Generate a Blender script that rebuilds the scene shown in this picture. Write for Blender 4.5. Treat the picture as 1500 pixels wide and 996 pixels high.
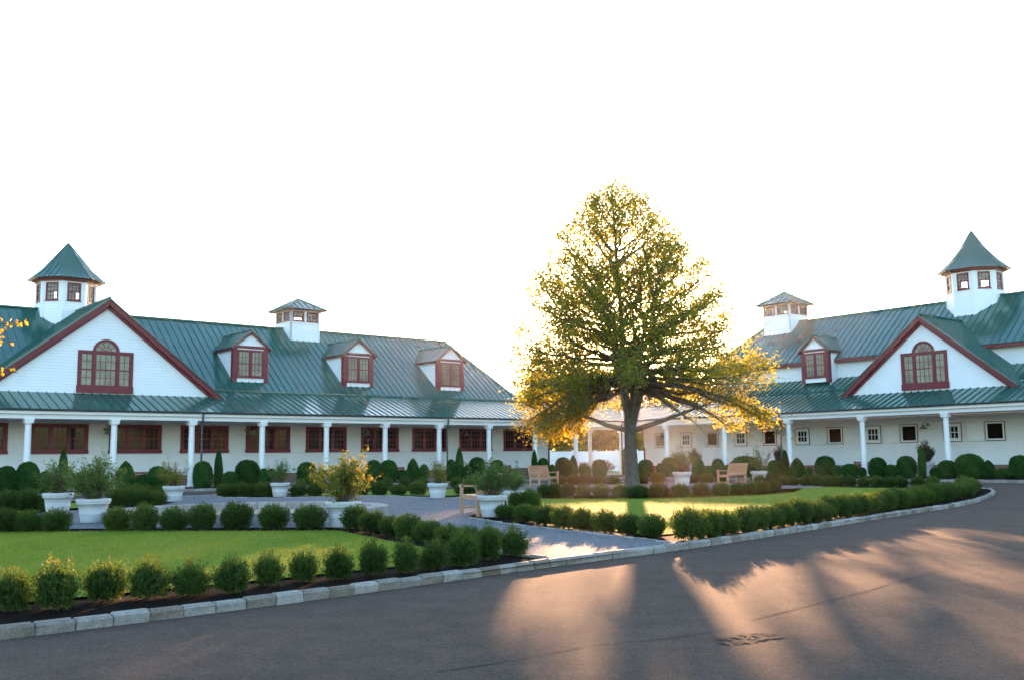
import bpy, bmesh, math, random
import numpy as np
from mathutils import Vector, Matrix, noise
from math import radians, sin, cos, tan, pi, sqrt, atan2
random.seed(7); RNG = np.random.default_rng(11)
for o in list(bpy.data.objects): bpy.data.objects.remove(o)
SC = bpy.context.scene
COL = SC.collection

# ------------------------------------------------------------------ camera, sky, sun, exposure
F, PITCH, ROLL, EYE = 1449.0, 6.81, -0.72, 1.35
cam = bpy.data.cameras.new('camera'); cam.lens = 36*F/1500; cam.sensor_width = 36
cam.clip_start = .1; cam.clip_end = 3000
camo = bpy.data.objects.new('camera', cam); COL.objects.link(camo)
CM = Matrix.Rotation(radians(90+PITCH), 4, 'X') @ Matrix.Rotation(radians(ROLL), 4, 'Z')
camo.matrix_world = Matrix.Translation((0, 0, EYE)) @ CM
SC.camera = camo
SUN_AZ, SUN_EL = 6.4, 6.2
w = bpy.data.worlds.new('World'); SC.world = w; w.use_nodes = True
nt = w.node_tree; nt.nodes.clear()
sky = nt.nodes.new('ShaderNodeTexSky'); sky.sky_type = 'NISHITA'; sky.sun_disc = False
sky.sun_elevation = radians(SUN_EL); sky.sun_rotation = radians(SUN_AZ)
sky.air_density = 1.0; sky.dust_density = 1.0; sky.ozone_density = 2.0; sky.altitude = 20
bgn = nt.nodes.new('ShaderNodeBackground'); bgn.inputs[1].default_value = 0.15
wo = nt.nodes.new('ShaderNodeOutputWorld')
nt.links.new(sky.outputs[0], bgn.inputs[0]); nt.links.new(bgn.outputs[0], wo.inputs[0])
sl = bpy.data.lights.new('sun', 'SUN'); sl.energy = 5.0; sl.angle = radians(.5); sl.color = (1, .55, .29)
so = bpy.data.objects.new('sun', sl); COL.objects.link(so)
so.rotation_euler = Vector((-sin(radians(SUN_AZ))*cos(radians(SUN_EL)), -cos(radians(SUN_AZ))*cos(radians(SUN_EL)), -sin(radians(SUN_EL)))).to_track_quat('-Z', 'Y').to_euler()
so.location = (20, 180, 40)
vs = SC.view_settings
SC.display_settings.display_device = 'sRGB'
vs.view_transform = 'Standard'; vs.look = 'None'; vs.gamma = 1; vs.exposure = 2.98; vs.use_curve_mapping = False
SC.render.engine = 'CYCLES'
SC.render.resolution_x, SC.render.resolution_y = 1024, 679

# ------------------------------------------------------------------ helpers
def at(px, py, z=.12):
    d = CM.to_3x3() @ Vector(((px-750)/F, -(py-498)/F, -1)); t = (z-EYE)/d.z
    return Vector((d.x*t, d.y*t, z))
def at_depth(px, Y, z=0):            # a point on the ray of column px (at the horizon) at depth Y
    d = CM.to_3x3() @ Vector(((px-750)/F, -(671-498)/F, -1)); t = Y/d.y
    return Vector((d.x*t, Y, z))
O = Vector((7.7775, 70.5136, 0)); aL = radians(50.14)
E1 = Vector((-sin(aL), -cos(aL), 0)); E2 = Vector((-E1.y, E1.x, 0)); BROT = atan2(E1.y, E1.x)
def AB(a, b, z=0): return O + E1*a + E2*b + Vector((0, 0, z))
def on_line(px, dist, wing):          # where column px crosses the line "dist" metres before a wing's porch
    n, al = (E2, E1) if wing == 'L' else (E1, E2)
    d = CM.to_3x3() @ Vector(((px-750)/F, -(690-498)/F, -1)); d.z = 0
    t = (O + n*dist).dot(n)/d.dot(n)
    return d*t
ORD = ['', 'first', 'second', 'third', 'fourth', 'fifth', 'sixth', 'seventh', 'eighth', 'ninth', 'tenth', 'eleventh', 'twelfth', 'thirteenth', 'fourteenth', 'fifteenth', 'sixteenth', 'seventeenth', 'eighteenth', 'nineteenth', 'twentieth']
TENS = {2: 'twenty', 3: 'thirty', 4: 'forty'}
def ordw(i):
    if i <= 20: return ORD[i]
    t, u = divmod(i, 10)
    return (TENS[t]+'-'+ORD[u]) if u else {3: 'thirtieth', 4: 'fortieth'}[t]
def tag(o, label=None, cat=None, group=None, kind=None):
    if label: o['label'] = label
    if cat: o['category'] = cat
    if group: o['group'] = group
    if kind: o['kind'] = kind
    return o
def empty(name, loc, rz=0):
    o = bpy.data.objects.new(name, None); COL.objects.link(o); o.location = loc; o.rotation_euler = (0, 0, rz)
    o.empty_display_size = .3; return o
def kids(o): return [c for c in bpy.data.objects if c.parent == o]
class MB:
    def __init__(s): s.v = []; s.f = []; s.m = []; s.cur = 0
    def face(s, pts):
        i = len(s.v); s.v += [tuple(p) for p in pts]; s.f.append(tuple(range(i, i+len(pts)))); s.m.append(s.cur)
    def hexa(s, c):                   # 8 corners: bottom ring 0-3, top ring 4-7
        i = len(s.v); s.v += [tuple(p) for p in c]
        for q in ((3,2,1,0),(4,5,6,7),(0,1,5,4),(1,2,6,5),(2,3,7,6),(3,0,4,7)):
            s.f.append(tuple(i+k for k in q)); s.m.append(s.cur)
    def box(s, x0, x1, y0, y1, z0, z1):
        s.hexa([(x0,y0,z0),(x1,y0,z0),(x1,y1,z0),(x0,y1,z0),(x0,y0,z1),(x1,y0,z1),(x1,y1,z1),(x0,y1,z1)])
    def obox(s, o, u, v, n, x0, x1, y0, y1, z0, z1):
        P = lambda a, b, c: o+u*a+v*b+n*c
        s.hexa([P(x0,y0,z0),P(x1,y0,z0),P(x1,y1,z0),P(x0,y1,z0),P(x0,y0,z1),P(x1,y0,z1),P(x1,y1,z1),P(x0,y1,z1)])
    def beam(s, p, q, wd, ht, up=Vector((0,0,1))):
        p, q = Vector(p), Vector(q); d = (q-p).normalized(); sd = d.cross(up).normalized(); u = sd.cross(d)
        s.obox(p, d, sd, u, 0, (q-p).length, -wd/2, wd/2, -ht/2, ht/2)
    def tube(s, pts, rad, n=8, cap=True):
        pts = [Vector(p) for p in pts]; i0 = len(s.v); ref = Vector((.31, .17, .93))
        for k, p in enumerate(pts):
            d = (pts[min(k+1, len(pts)-1)]-pts[max(k-1, 0)]).normalized()
            a = d.cross(ref)
            if a.length < .05: a = d.cross(Vector((1, 0, 0)))
            a.normalize(); b = d.cross(a)
            r = rad[k] if hasattr(rad, '__len__') else rad
            for j in range(n):
                t = 2*pi*j/n; s.v.append(tuple(p+a*(r*cos(t))+b*(r*sin(t))))
        for k in range(len(pts)-1):
            for j in range(n):
                a, b = i0+k*n+j, i0+k*n+(j+1) % n
                s.f.append((a, b, b+n, a+n)); s.m.append(s.cur)
        if cap:
            s.f.append(tuple(i0+j for j in reversed(range(n)))); s.m.append(s.cur)
            e = i0+(len(pts)-1)*n; s.f.append(tuple(e+j for j in range(n))); s.m.append(s.cur)
    def lathe(s, prof, c=(0,0,0), n=24, wob=None):
        i0 = len(s.v)
        for r, z in prof:
            for j in range(n):
                t = 2*pi*j/n; s.v.append((c[0]+r*cos(t), c[1]+r*sin(t), c[2]+z))
        for k in range(len(prof)-1):
            for j in range(n):
                a, b = i0+k*n+j, i0+k*n+(j+1) % n
                s.f.append((a, b, b+n, a+n)); s.m.append(s.cur)
    def build(s, name, mats, parent=None, smooth=False, off=None, attr=None):
        me = bpy.data.meshes.new(name)
        v = s.v
        if off is not None: v = [(p[0]-off[0], p[1]-off[1], p[2]) for p in v]
        me.from_pydata(v, [], s.f)
        for m in (mats if isinstance(mats, (list, tuple)) else [mats]): me.materials.append(m)
        me.polygons.foreach_set('material_index', s.m)
        if smooth: me.polygons.foreach_set('use_smooth', [True]*len(me.polygons))
        if attr is not None:
            at_ = me.attributes.new('tint', 'FLOAT', 'POINT'); at_.data.foreach_set('value', attr)
        bm = bmesh.new(); bm.from_mesh(me); bmesh.ops.recalc_face_normals(bm, faces=bm.faces); bm.to_mesh(me); bm.free()
        me.update()
        o = bpy.data.objects.new(name, me); COL.objects.link(o)
        if parent: o.parent = parent
        return o
def leaves(name, cen, ax, nrm, ln, wd, mat, parent=None, tint=None, fold=.25):
    """many leaf-sized folded quads: cen (N,3), ax = leaf axis, nrm = leaf normal"""
    N = len(cen)
    ax = ax/np.linalg.norm(ax, axis=1, keepdims=True)
    sd = np.cross(ax, nrm); sd /= (np.linalg.norm(sd, axis=1, keepdims=True)+1e-9); nn = np.cross(sd, ax)
    ln = np.broadcast_to(ln, (N,))[:, None]; wd = np.broadcast_to(wd, (N,))[:, None]
    v = np.empty((N, 4, 3))
    v[:, 0] = cen; v[:, 2] = cen+ax*ln
    mid = cen+ax*ln*.5
    v[:, 1] = mid-sd*wd*.5+nn*wd*fold; v[:, 3] = mid+sd*wd*.5+nn*wd*fold
    me = bpy.data.meshes.new(name)
    me.vertices.add(N*4); me.vertices.foreach_set('co', v.reshape(-1).astype(np.float32))
    idx = (np.arange(N)[:, None]*4+np.array([0, 1, 2, 0, 2, 3])).reshape(-1)
    me.loops.add(N*6); me.loops.foreach_set('vertex_index', idx.astype(np.int32))
    me.polygons.add(N*2); me.polygons.foreach_set('loop_start', (np.arange(N*2)*3).astype(np.int32))
    me.polygons.foreach_set('loop_total', np.full(N*2, 3, np.int32))
    me.update(calc_edges=True)
    a = me.attributes.new('tint', 'FLOAT', 'POINT')
    if tint is None: tint = RNG.random(N)
    a.data.foreach_set('value', np.repeat(tint, 4).astype(np.float32))
    me.materials.append(mat)
    o = bpy.data.objects.new(name, me); COL.objects.link(o)
    if parent: o.parent = parent
    return o
def rdir(N):
    d = RNG.normal(size=(N, 3)); return d/np.linalg.norm(d, axis=1, keepdims=True)
def copy_tree(o, parent=None):
    c = o.copy(); COL.objects.link(c); c.parent = parent
    for ch in kids(o): copy_tree(ch, c)
    return c

# ------------------------------------------------------------------ materials
class NT:
    def __init__(s, name):
        s.m = bpy.data.materials.new(name); s.m.use_nodes = True; s.t = s.m.node_tree
        s.b = s.t.nodes['Principled BSDF']; s.out = s.t.nodes['Material Output']
    def n(s, typ, **kw):
        x = s.t.nodes.new(typ)
        for k, v in kw.items():
            if isinstance(k, str) and k.startswith('i_'): x.inputs[k[2:].replace('_', ' ')].default_value = v
            else: setattr(x, k, v)
        return x
    def l(s, a, b): s.t.links.new(a, b)
    def pos(s):
        if not hasattr(s, '_tc'): s._tc = s.n('ShaderNodeTexCoord')
        return s._tc.outputs['Object']
    def noise(s, scale, detail=4, rough=.6, vec=None):
        x = s.n('ShaderNodeTexNoise'); x.inputs['Scale'].default_value = scale; x.inputs['Detail'].default_value = detail; x.inputs['Roughness'].default_value = rough
        s.l(vec if vec else s.pos(), x.inputs['Vector']); return x.outputs['Fac']
    def ramp(s, fac, stops):
        r = s.n('ShaderNodeValToRGB'); e = r.color_ramp.elements
        while len(e) < len(stops): e.new(.5)
        for k, (p, c) in enumerate(stops): e[k].position = p; e[k].color = (*c, 1)
        s.l(fac, r.inputs[0]); return r.outputs[0]
    def mix(s, fac, a, b, typ='MIX'):
        x = s.n('ShaderNodeMix', data_type='RGBA', blend_type=typ)
        for sock, v in ((x.inputs[0], fac), (x.inputs[6], a), (x.inputs[7], b)):
            if hasattr(v, 'links'): s.l(v, sock)
            else: sock.default_value = v if not isinstance(v, tuple) else (*v, 1)
        return x.outputs[2]
    def math(s, op, a, b=None):
        x = s.n('ShaderNodeMath', operation=op)
        for k, v in ((0, a), (1, b)):
            if v is None: continue
            if hasattr(v, 'links'): s.l(v, x.inputs[k])
            else: x.inputs[k].default_value = v
        return x.outputs[0]
    def bump(s, h, strength=.3, dist=.01):
        x = s.n('ShaderNodeBump'); x.inputs['Strength'].default_value = strength; x.inputs['Distance'].default_value = dist
        s.l(h, x.inputs['Height']); s.l(x.outputs[0], s.b.inputs['Normal']); return x
    def color(s, c):
        if hasattr(c, 'links'): s.l(c, s.b.inputs['Base Color'])
        else: s.b.inputs['Base Color'].default_value = (*c, 1)
    def set(s, rough=None, spec=None, metal=None, ior=None):
        if rough is not None: s.b.inputs['Roughness'].default_value = rough
        if spec is not None: s.b.inputs['Specular IOR Level'].default_value = spec
        if metal is not None: s.b.inputs['Metallic'].default_value = metal
        if ior is not None: s.b.inputs['IOR'].default_value = ior
def plain(name, c, rough=.6, var=.12, scale=3, bump=0, spec=None, bscale=40):
    t = NT(name); f = t.noise(scale)
    t.color(t.ramp(f, [(.3, tuple(x*(1-var) for x in c)), (.7, tuple(min(1, x*(1+var)) for x in c))]))
    t.set(rough, spec)
    if bump: t.bump(t.noise(bscale), bump, .01)
    return t.m
M = {}
def siding():
    t = NT('white_clapboard'); s = t.n('ShaderNodeSeparateXYZ'); t.l(t.pos(), s.inputs[0])
    saw = t.math('FRACT', t.math('MULTIPLY', s.outputs[2], 1/.15))
    inv = t.math('SUBTRACT', 1.0, saw)
    f = t.noise(1.3)
    t.color(t.ramp(f, [(.3, (.76, .77, .78)), (.7, (.82, .82, .82))]))
    t.set(.55); t.bump(inv, 1.0, .032)
    return t.m
M['siding'] = siding()
M['white'] = plain('white_paint', (.8, .8, .8), .5, .03)
M['red'] = plain('dark_red_trim', (.155, .014, .024), .5, .12, 6)
def roofm():
    t = NT('green_standing_seam_metal'); f = t.noise(.8); f2 = t.noise(9, 3)
    t.color(t.ramp(f, [(.3, (.010, .088, .070)), (.7, (.016, .110, .088))]))
    r = t.ramp(f2, [(.3, (.13, .13, .13)), (.75, (.23, .23, .23))]); t.l(r, t.b.inputs['Roughness'])
    t.set(spec=.85, ior=1.5); t.bump(t.noise(1.6, 2), .05, .02)
    return t.m
M['roof'] = roofm()
M['gutter'] = plain('dark_green_gutter', (.035, .055, .06), .4)
M['brick'] = plain('brick_base', (.20, .12, .09), .8, .3, 30)
M['glass_dark'] = (lambda t: (t.color((.010, .010, .010)), t.set(.04, .3, ior=1.45), t.bump(t.noise(1.1, 1), .05, .02), t.m)[-1])(NT('dark_window_glass'))
M['glass_pale'] = (lambda t: (t.color(t.ramp(t.noise(1.2), [(.35, (.13, .125, .10)), (.65, (.24, .225, .18))])), t.set(.06, .5), t.m)[-1])(NT('pale_curtained_glass'))
def clear_glass():
    t = NT('clear_glass'); t.t.nodes.remove(t.b)
    tr = t.n('ShaderNodeBsdfTransparent'); tr.inputs[0].default_value = (.86, .88, .88, 1); gl = t.n('ShaderNodeBsdfGlossy'); gl.inputs['Roughness'].default_value = .03
    fr = t.n('ShaderNodeFresnel'); fr.inputs[0].default_value = 1.5; mx = t.n('ShaderNodeMixShader')
    t.l(fr.outputs[0], mx.inputs[0]); t.l(tr.outputs[0], mx.inputs[1]); t.l(gl.outputs[0], mx.inputs[2]); t.l(mx.outputs[0], t.out.inputs[0]); return t.m
M['glass_clear'] = clear_glass()
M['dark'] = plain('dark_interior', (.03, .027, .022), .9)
def foliage(name, lo, mid, hi, trans=.4, spec=.2, mul=(1.9, 1.35, .55), vary=False):
    t = NT(name); a = t.n('ShaderNodeAttribute', attribute_name='tint')
    c = t.ramp(a.outputs['Fac'], [(0.0, lo), (.55, mid), (1.0, hi)])
    oi = t.n('ShaderNodeObjectInfo'); c = t.mix(1.0, c, t.ramp(oi.outputs['Random'], [(0, (.74, .76, .72)), (.5, (1, 1, 1)), (1, (1.35, 1.18, 1.1))]), 'MULTIPLY') if vary else c
    t.color(c); t.set(.6, spec)
    tl = t.n('ShaderNodeBsdfTranslucent'); mx = t.n('ShaderNodeMixShader'); mx.inputs[0].default_value = trans
    c2 = t.mix(1.0, c, mul, 'MULTIPLY')
    t.l(c2, tl.inputs[0]); t.l(t.b.outputs[0], mx.inputs[1]); t.l(tl.outputs[0], mx.inputs[2]); t.l(mx.outputs[0], t.out.inputs[0])
    return t.m
M['leaf_linden'] = foliage('linden_leaves', (.125, .18, .032), (.21, .245, .048), (.38, .27, .05), .64)
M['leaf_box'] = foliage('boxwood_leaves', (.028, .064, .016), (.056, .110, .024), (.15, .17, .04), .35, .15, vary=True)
M['leaf_topiary'] = foliage('clipped_leaves', (.018, .07, .016), (.034, .11, .024), (.06, .155, .035), .3, .12, vary=True)
M['leaf_pot'] = foliage('shrub_leaves', (.04, .10, .025), (.075, .16, .035), (.16, .20, .045), .4)
M['leaf_potyellow'] = foliage('yellowing_leaves', (.07, .13, .02), (.15, .19, .03), (.42, .26, .03), .4)
M['leaf_bay'] = foliage('dark_bay_leaves', (.012, .028, .012), (.022, .045, .018), (.06, .05, .035), .25)
M['leaf_autumn'] = foliage('autumn_leaves', (.10, .13, .02), (.27, .21, .025), (.42, .22, .03), .45, .2, (1.3, 1.2, .6))
M['leaf_far'] = foliage('far_leaves', (.06, .075, .018), (.11, .105, .02), (.20, .13, .022), .45)
M['leaf_fardark'] = foliage('far_dark_leaves', (.03, .045, .02), (.045, .07, .022), (.08, .085, .025), .4)
M['leaf_lav'] = foliage('lavender_leaves', (.09, .06, .07), (.15, .10, .11), (.20, .15, .14), .3)
M['bark'] = plain('bark', (.115, .085, .062), .9, .35, 5, .9, bscale=14)
M['stem'] = plain('stem', (.10, .07, .045), .9, .2, 8)
M['teak'] = plain('teak', (.47, .27, .17), .6, .14, 9, .2)
M['brownwood'] = plain('brown_wood', (.24, .085, .05), .6, .15, 9)
M['pot'] = plain('white_pot', (.46, .465, .475), .7, .12, 4, .3)
M['soil'] = plain('potting_soil', (.03, .02, .014), .95, .3, 20, .5)
M['lampmetal'] = plain('lamp_metal', (.16, .16, .15), .4)

# ------------------------------------------------------------------ ground
def asphalt():
    t = NT('asphalt'); f = t.noise(.35, 6, .65); g = t.noise(75, 3, .8); h = t.noise(2.6, 5, .6)
    base = t.ramp(f, [(.25, (.086, .060, .048)), (.55, (.108, .077, .062)), (.8, (.134, .097, .078))])
    c = t.mix(.45, base, t.ramp(h, [(.35, (.058, .045, .040)), (.7, (.112, .086, .072))]))
    c = t.mix(.8, c, t.ramp(g, [(.30, (.12, .12, .12)), (.52, (.5, .5, .5)), (.70, (1.0, .97, .93))]), 'OVERLAY'); c = t.mix(.5, c, t.ramp(t.noise(22, 4, .7), [(.3, (.22, .22, .22)), (.7, (.82, .81, .80))]), 'OVERLAY')
    # pale scuffs, stretched along the way cars turn
    mp = t.n('ShaderNodeMapping'); mp.inputs['Rotation'].default_value = (0, 0, radians(-38)); mp.inputs['Scale'].default_value = (.35, 2.4, 1); t.l(t.pos(), mp.inputs[0])
    sc = t.noise(1.5, 4, .6, mp.outputs[0])
    m = t.ramp(sc, [(.62, (0, 0, 0)), (.78, (.55, .55, .55))]); c = t.mix(m, c, (.10, .096, .09))
    t.color(c); t.set(1.0, .06); t.bump(t.noise(80, 3, .8), .9, .012); return t.m
M['asphalt'] = asphalt()
def lawnm():
    t = NT('lawn'); f = t.noise(.5, 4); g = t.noise(60, 3, .7); s = t.noise(7, 4)
    c = t.ramp(f, [(.3, (.115, .195, .024)), (.7, (.165, .255, .034))])
    c = t.mix(.5, c, t.ramp(s, [(.3, (.08, .15, .018)), (.7, (.155, .24, .032))]))
    c = t.mix(t.ramp(t.noise(1.7, 5, .7), [(.45, (0, 0, 0)), (.75, (.55, .55, .55))]), c, (.21, .235, .045))
    c = t.mix(.6, c, t.ramp(g, [(.3, (.15, .15, .15)), (.7, (.9, .9, .85))]), 'OVERLAY')
    t.color(c); t.set(.95, .05); t.bump(g, 1.0, .03); return t.m
M['lawn'] = lawnm()
M['field'] = plain('field_grass', (.07, .12, .03), .9, .3, .15, .5, bscale=4)
def graveln():
    t = NT('gravel'); v = t.n('ShaderNodeTexVoronoi'); v.inputs['Scale'].default_value = 34; t.l(t.pos(), v.inputs['Vector'])
    bw = t.n('ShaderNodeSeparateColor'); t.l(v.outputs['Color'], bw.inputs[0])
    c = t.ramp(bw.outputs[0], [(0, (.06, .068, .078)), (.5, (.135, .145, .16)), (1, (.27, .275, .285))])
    c = t.mix(.35, c, t.ramp(t.noise(1.0), [(.3, (.10, .108, .12)), (.7, (.17, .175, .185))]))
    t.color(c); t.set(.95, .1); t.bump(v.outputs['Distance'], 1.0, -.02); return t.m
M['gravel'] = graveln()
M['tan_gravel'] = plain('tan_gravel', (.34, .25, .17), .9, .3, 25, .8)
def mulchm():
    t = NT('mulch'); f = t.noise(28, 5, .75); t.color(t.ramp(f, [(.3, (.006, .005, .004)), (.55, (.017, .012, .010)), (.8, (.05, .034, .026))]))
    t.set(1.0, .03); t.bump(t.noise(45, 4, .7), 1.0, .05); return t.m
M['mulch'] = mulchm()
def granite():
    t = NT('granite_kerb'); a = t.n('ShaderNodeAttribute', attribute_name='tint')
    c = t.ramp(a.outputs['Fac'], [(0, (.20, .165, .13)), (.5, (.285, .262, .245)), (1, (.39, .37, .355))])
    c = t.mix(.5, c, t.ramp(t.noise(55, 4, .8), [(.3, (.2, .2, .2)), (.7, (.8, .8, .8))]), 'OVERLAY')
    c = t.mix(.4, c, t.ramp(t.noise(6, 4, .7), [(.35, (.25, .22, .19)), (.65, (.6, .6, .6))]), 'OVERLAY')
    t.color(c); t.set(.85, .3); t.bump(t.noise(26, 5, .75), 1.0, .03); return t.m
M['granite'] = granite()
M['mortar'] = plain('mortar', (.38, .37, .36), .9, .1)
M['paver'] = plain('paver', (.24, .20, .185), .8, .2, 8)

def sheet(name, pts, z, mat, kind='structure'):
    bm = bmesh.new()
    vs_ = [bm.verts.new((p[0], p[1], z)) for p in pts]; f = bm.faces.new(vs_)
    if f.normal.z < 0: f.normal_flip()
    bmesh.ops.triangulate(bm, faces=[f], ngon_method='EAR_CLIP')
    bmesh.ops.recalc_face_normals(bm, faces=bm.faces)
    for f in bm.faces:
        if f.normal.z < 0: f.normal_flip()
    me = bpy.data.meshes.new(name); bm.to_mesh(me); bm.free(); me.materials.append(mat)
    o = bpy.data.objects.new(name, me); COL.objects.link(o); o['kind'] = kind; return o
def smooth(pts, n=8, closed=False):
    P = [Vector((p[0], p[1], 0)) for p in pts]; out = []; L = len(P)
    for i in range(L if closed else L-1):
        g = (lambda k: P[k % L]) if closed else (lambda k: P[max(0, min(L-1, k))])
        a, b, c, d = g(i-1), g(i), g(i+1), g(i+2)
        for k in range(n):
            t = k/n
            out.append(.5*((2*b)+(c-a)*t+(2*a-5*b+4*c-d)*t*t+(3*b-a-3*c+d)*t**3))
    if not closed: out.append(P[-1])
    return out
def resample(pts, step):
    out = [pts[0].copy()]; acc = 0
    for a, b in zip(pts[:-1], pts[1:]):
        L = (b-a).length; 
        if L < 1e-6: continue
        t = step-acc
        while t <= L:
            out.append(a+(b-a)*(t/L)); t += step
        acc = L-(t-step)
    return out
sheet('ground', [(-420, -120), (420, -120), (420, 520), (-420, 520)], -.02, M['field'])
hz_ = MB(); hz_.box(-424, 424, -124, 524, -1.02, 26)  # added scattering volume, there only for the glow and veil around the sun
hm = bpy.data.materials.new('glow_haze'); hm.use_nodes = True; hn = hm.node_tree; hn.nodes.clear()
pv = hn.nodes.new('ShaderNodeVolumePrincipled'); ho = hn.nodes.new('ShaderNodeOutputMaterial'); hn.links.new(pv.outputs[0], ho.inputs['Volume'])
pv.inputs['Color'].default_value = (.95, .95, .95, 1); pv.inputs['Density'].default_value = .00008; pv.inputs['Anisotropy'].default_value = .88
ho_ = hz_.build('glow_haze', hm); tag(ho_, 'thin scattering volume added for the warm glow round the low sun', 'glow_haze', kind='stuff')
sheet('road', [AB(5.6, 3.4), AB(100, 3.4), AB(100, 100), AB(5.6, 100)], 0, M['asphalt'])
FRONT = [(-22, 17), (-20, 10), (-16, 5.2), (-11.5, 3.6), (-8, 4.6), (-6.0, 6.05), (-4.0, 7.9), (-3.0, 8.85), (-1.74, 10.14), (.52, 12.65), (1.87, 14.05), (3.82, 16.25), (7.92, 21.3), (11.6, 25.84), (13.92, 29.47), (15.5, 32.3), (16.4, 34.2), (16.95, 35.9), (16.6, 37.6)]
BACK = [tuple(AB(14.2, 28)[:2]), tuple(AB(14.2, 22)[:2]), tuple(AB(14.2, 16)[:2]), tuple(AB(13.2, 13.4)[:2]), tuple(AB(16, 12.2)[:2]), tuple(AB(24, 12)[:2]), tuple(AB(33, 12)[:2]), tuple(AB(41, 12)[:2]), (-19.5, 32), (-22, 26)]
FC = smooth(FRONT, 10); ISL = smooth(FRONT+BACK, 8, True)
def offset(pts, d):
    out = []
    for i, p in enumerate(pts):
        t = (pts[min(i+1, len(pts)-1)]-pts[max(i-1, 0)]).normalized(); out.append(p+Vector((-t.y, t.x, 0))*d)
    return out
sheet('planting_bed', ISL, .065, M['mulch'])
def kerb(name, line, ln, wd, z0, z1, gap=.012, jit=.012, mat=None):
    mb = MB(); tint = []; pts = resample(line, ln)
    for a, b in zip(pts[:-1], pts[1:]):
        d = (b-a); L = d.length; d.normalize(); n = Vector((-d.y, d.x, 0)); j = lambda s=jit: random.uniform(-s, s)
        i0 = len(mb.v); h = z1+j(.008)
        q = lambda x, y, z: a+d*x+n*y+Vector((0, 0, z))
        g = gap/2
        bm_ = [q(g, 0+j(), z0), q(L-g, 0+j(), z0), q(L-g, wd, z0), q(g, wd, z0)]
        md = [q(g, j()*.8-.004, h-.028), q(L-g, j()*.8-.004, h-.028), q(L-g, wd, h-.015), q(g, wd, h-.015)]
        tp = [q(g+.012+j(.006), .022+j(.008), h+j(.006)), q(L-g-.012+j(.006), .022+j(.008), h+j(.006)), q(L-g-.01, wd-.01, h), q(g+.01, wd-.01, h)]
        i = len(mb.v); mb.v += [tuple(p) for p in bm_+md+tp]
        for r in (0, 4):
            for k in range(4):
                mb.f.append((i+r+k, i+r+(k+1) % 4, i+r+4+(k+1) % 4, i+r+4+k)); mb.m.append(0)
        mb.f.append((i+8, i+9, i+10, i+11)); mb.m.append(0)
        tint += [random.random()]*12
    nt0 = len(mb.v)
    for a, b in zip(pts[:-1], pts[1:]):     # mortar set a little back from the block faces
        d = (b-a).normalized(); n = Vector((-d.y, d.x, 0)); mb.cur = 1
        mb.hexa([a+n*.018+Vector((0,0,z0)), b+n*.018+Vector((0,0,z0)), b+n*(wd-.01)+Vector((0,0,z0)), a+n*(wd-.01)+Vector((0,0,z0)), a+n*.03+Vector((0,0,z1-.03)), b+n*.03+Vector((0,0,z1-.03)), b+n*(wd-.02)+Vector((0,0,z1-.03)), a+n*(wd-.02)+Vector((0,0,z1-.03))])
    tint += [.5]*(len(mb.v)-nt0)
    o = mb.build(name, [M['granite'], M['mortar']], attr=tint); o['kind'] = 'structure'; return o
kerb('kerb', ISL[:-1]+[ISL[0]], .31, .10, -.02, .10, .012, .018)
kerb('kerb', [AB(6.0-.4, 60), AB(5.6, 3.4)][::1], .5, .12, -.02, .13)
kerb('kerb', [AB(5.6, 3.4), AB(60, 3.4)], .5, .12, -.02, .13)
sheet('flower_bed', [AB(.5, 5), AB(.5, 60), AB(5.5, 60), AB(5.5, 3.5), AB(60, 3.5), AB(60, .5), AB(5, .5), AB(2.5, 2.5)], .10, M['mulch'])
# gravel court and path
GR = [(.62, 12.78), (.0, 13.55), (-.9, 15.2), (-1.9, 17.0), (-2.75, 18.55), (-3.6, 19.3), (-12.2, 20.2), (-13, 24), (-12.6, 27), (-10.6, 30), (-11.2, 33.4), (-13.2, 38.2), (-12.0, 39.6), (-10.6, 36.2), (-8.6, 35.1), (-6.6, 35.9), (-4.6, 35.7), (-2.6, 33.3), (-1.4, 33.6), (-.8, 30), (-.7, 25), (-1.05, 22.2), (-.3, 20.2), (.58, 18.34), (2.45, 14.75)]
sheet('gravel_path', GR, .082, M['gravel'])
sheet('tree_court', [(4.6+7.9*cos(a), 41.2+7.6*sin(a)) for a in np.linspace(0, 2*pi, 40)[:-1]], .078, M['gravel'])
def edging(pts, n=6):
    kerb('edging', smooth(pts, n), .28, .09, .03, .102, .01, .008)
edging([(-1.05, 22.2), (-.3, 20.2), (.58, 18.34), (1.5, 16.6), (2.45, 14.75)][::-1])
edging([(.62, 12.78), (.0, 13.55), (-.9, 15.2)])
edging([(-10.6, 36.2), (-8.6, 35.1), (-6.6, 35.9), (-4.6, 35.7), (-2.6, 33.3), (-1.4, 33.6)])
edging([(-12.0, 39.6), (-10.6, 36.2)]); edging([(-11.2, 33.4), (-13.2, 38.2)])
LAWN_L = [(-15, 7.4), (-10, 6.2), (-6.4, 8.0), (-4.3, 9.6), (-2.6, 11.0), (-1.2, 12.3), (-1.2, 14.4), (-2.1, 16.1), (-3.2, 18.3), (-8, 19.0), (-13, 19.2), (-16.5, 16), (-17, 11)]
def inset_front(d, i0, i1): return offset(FC, d)[i0:i1]
LAWN_R = [(2.2, 16.3), (3.6, 17.4), (5.3, 19.6), (7.6, 22.6), (10.4, 26.3), (12.6, 29.4), (14.2, 32.5), (14.9, 35.0), (13.9, 37.2), (12.3, 39.5), (11.2, 38.6), (9.6, 34.2), (8.0, 32.4), (6.2, 31.2), (4.4, 30.5), (2.4, 30.9), (.6, 31.6), (.2, 27), (.2, 22.4), (1.0, 19.2)]
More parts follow.
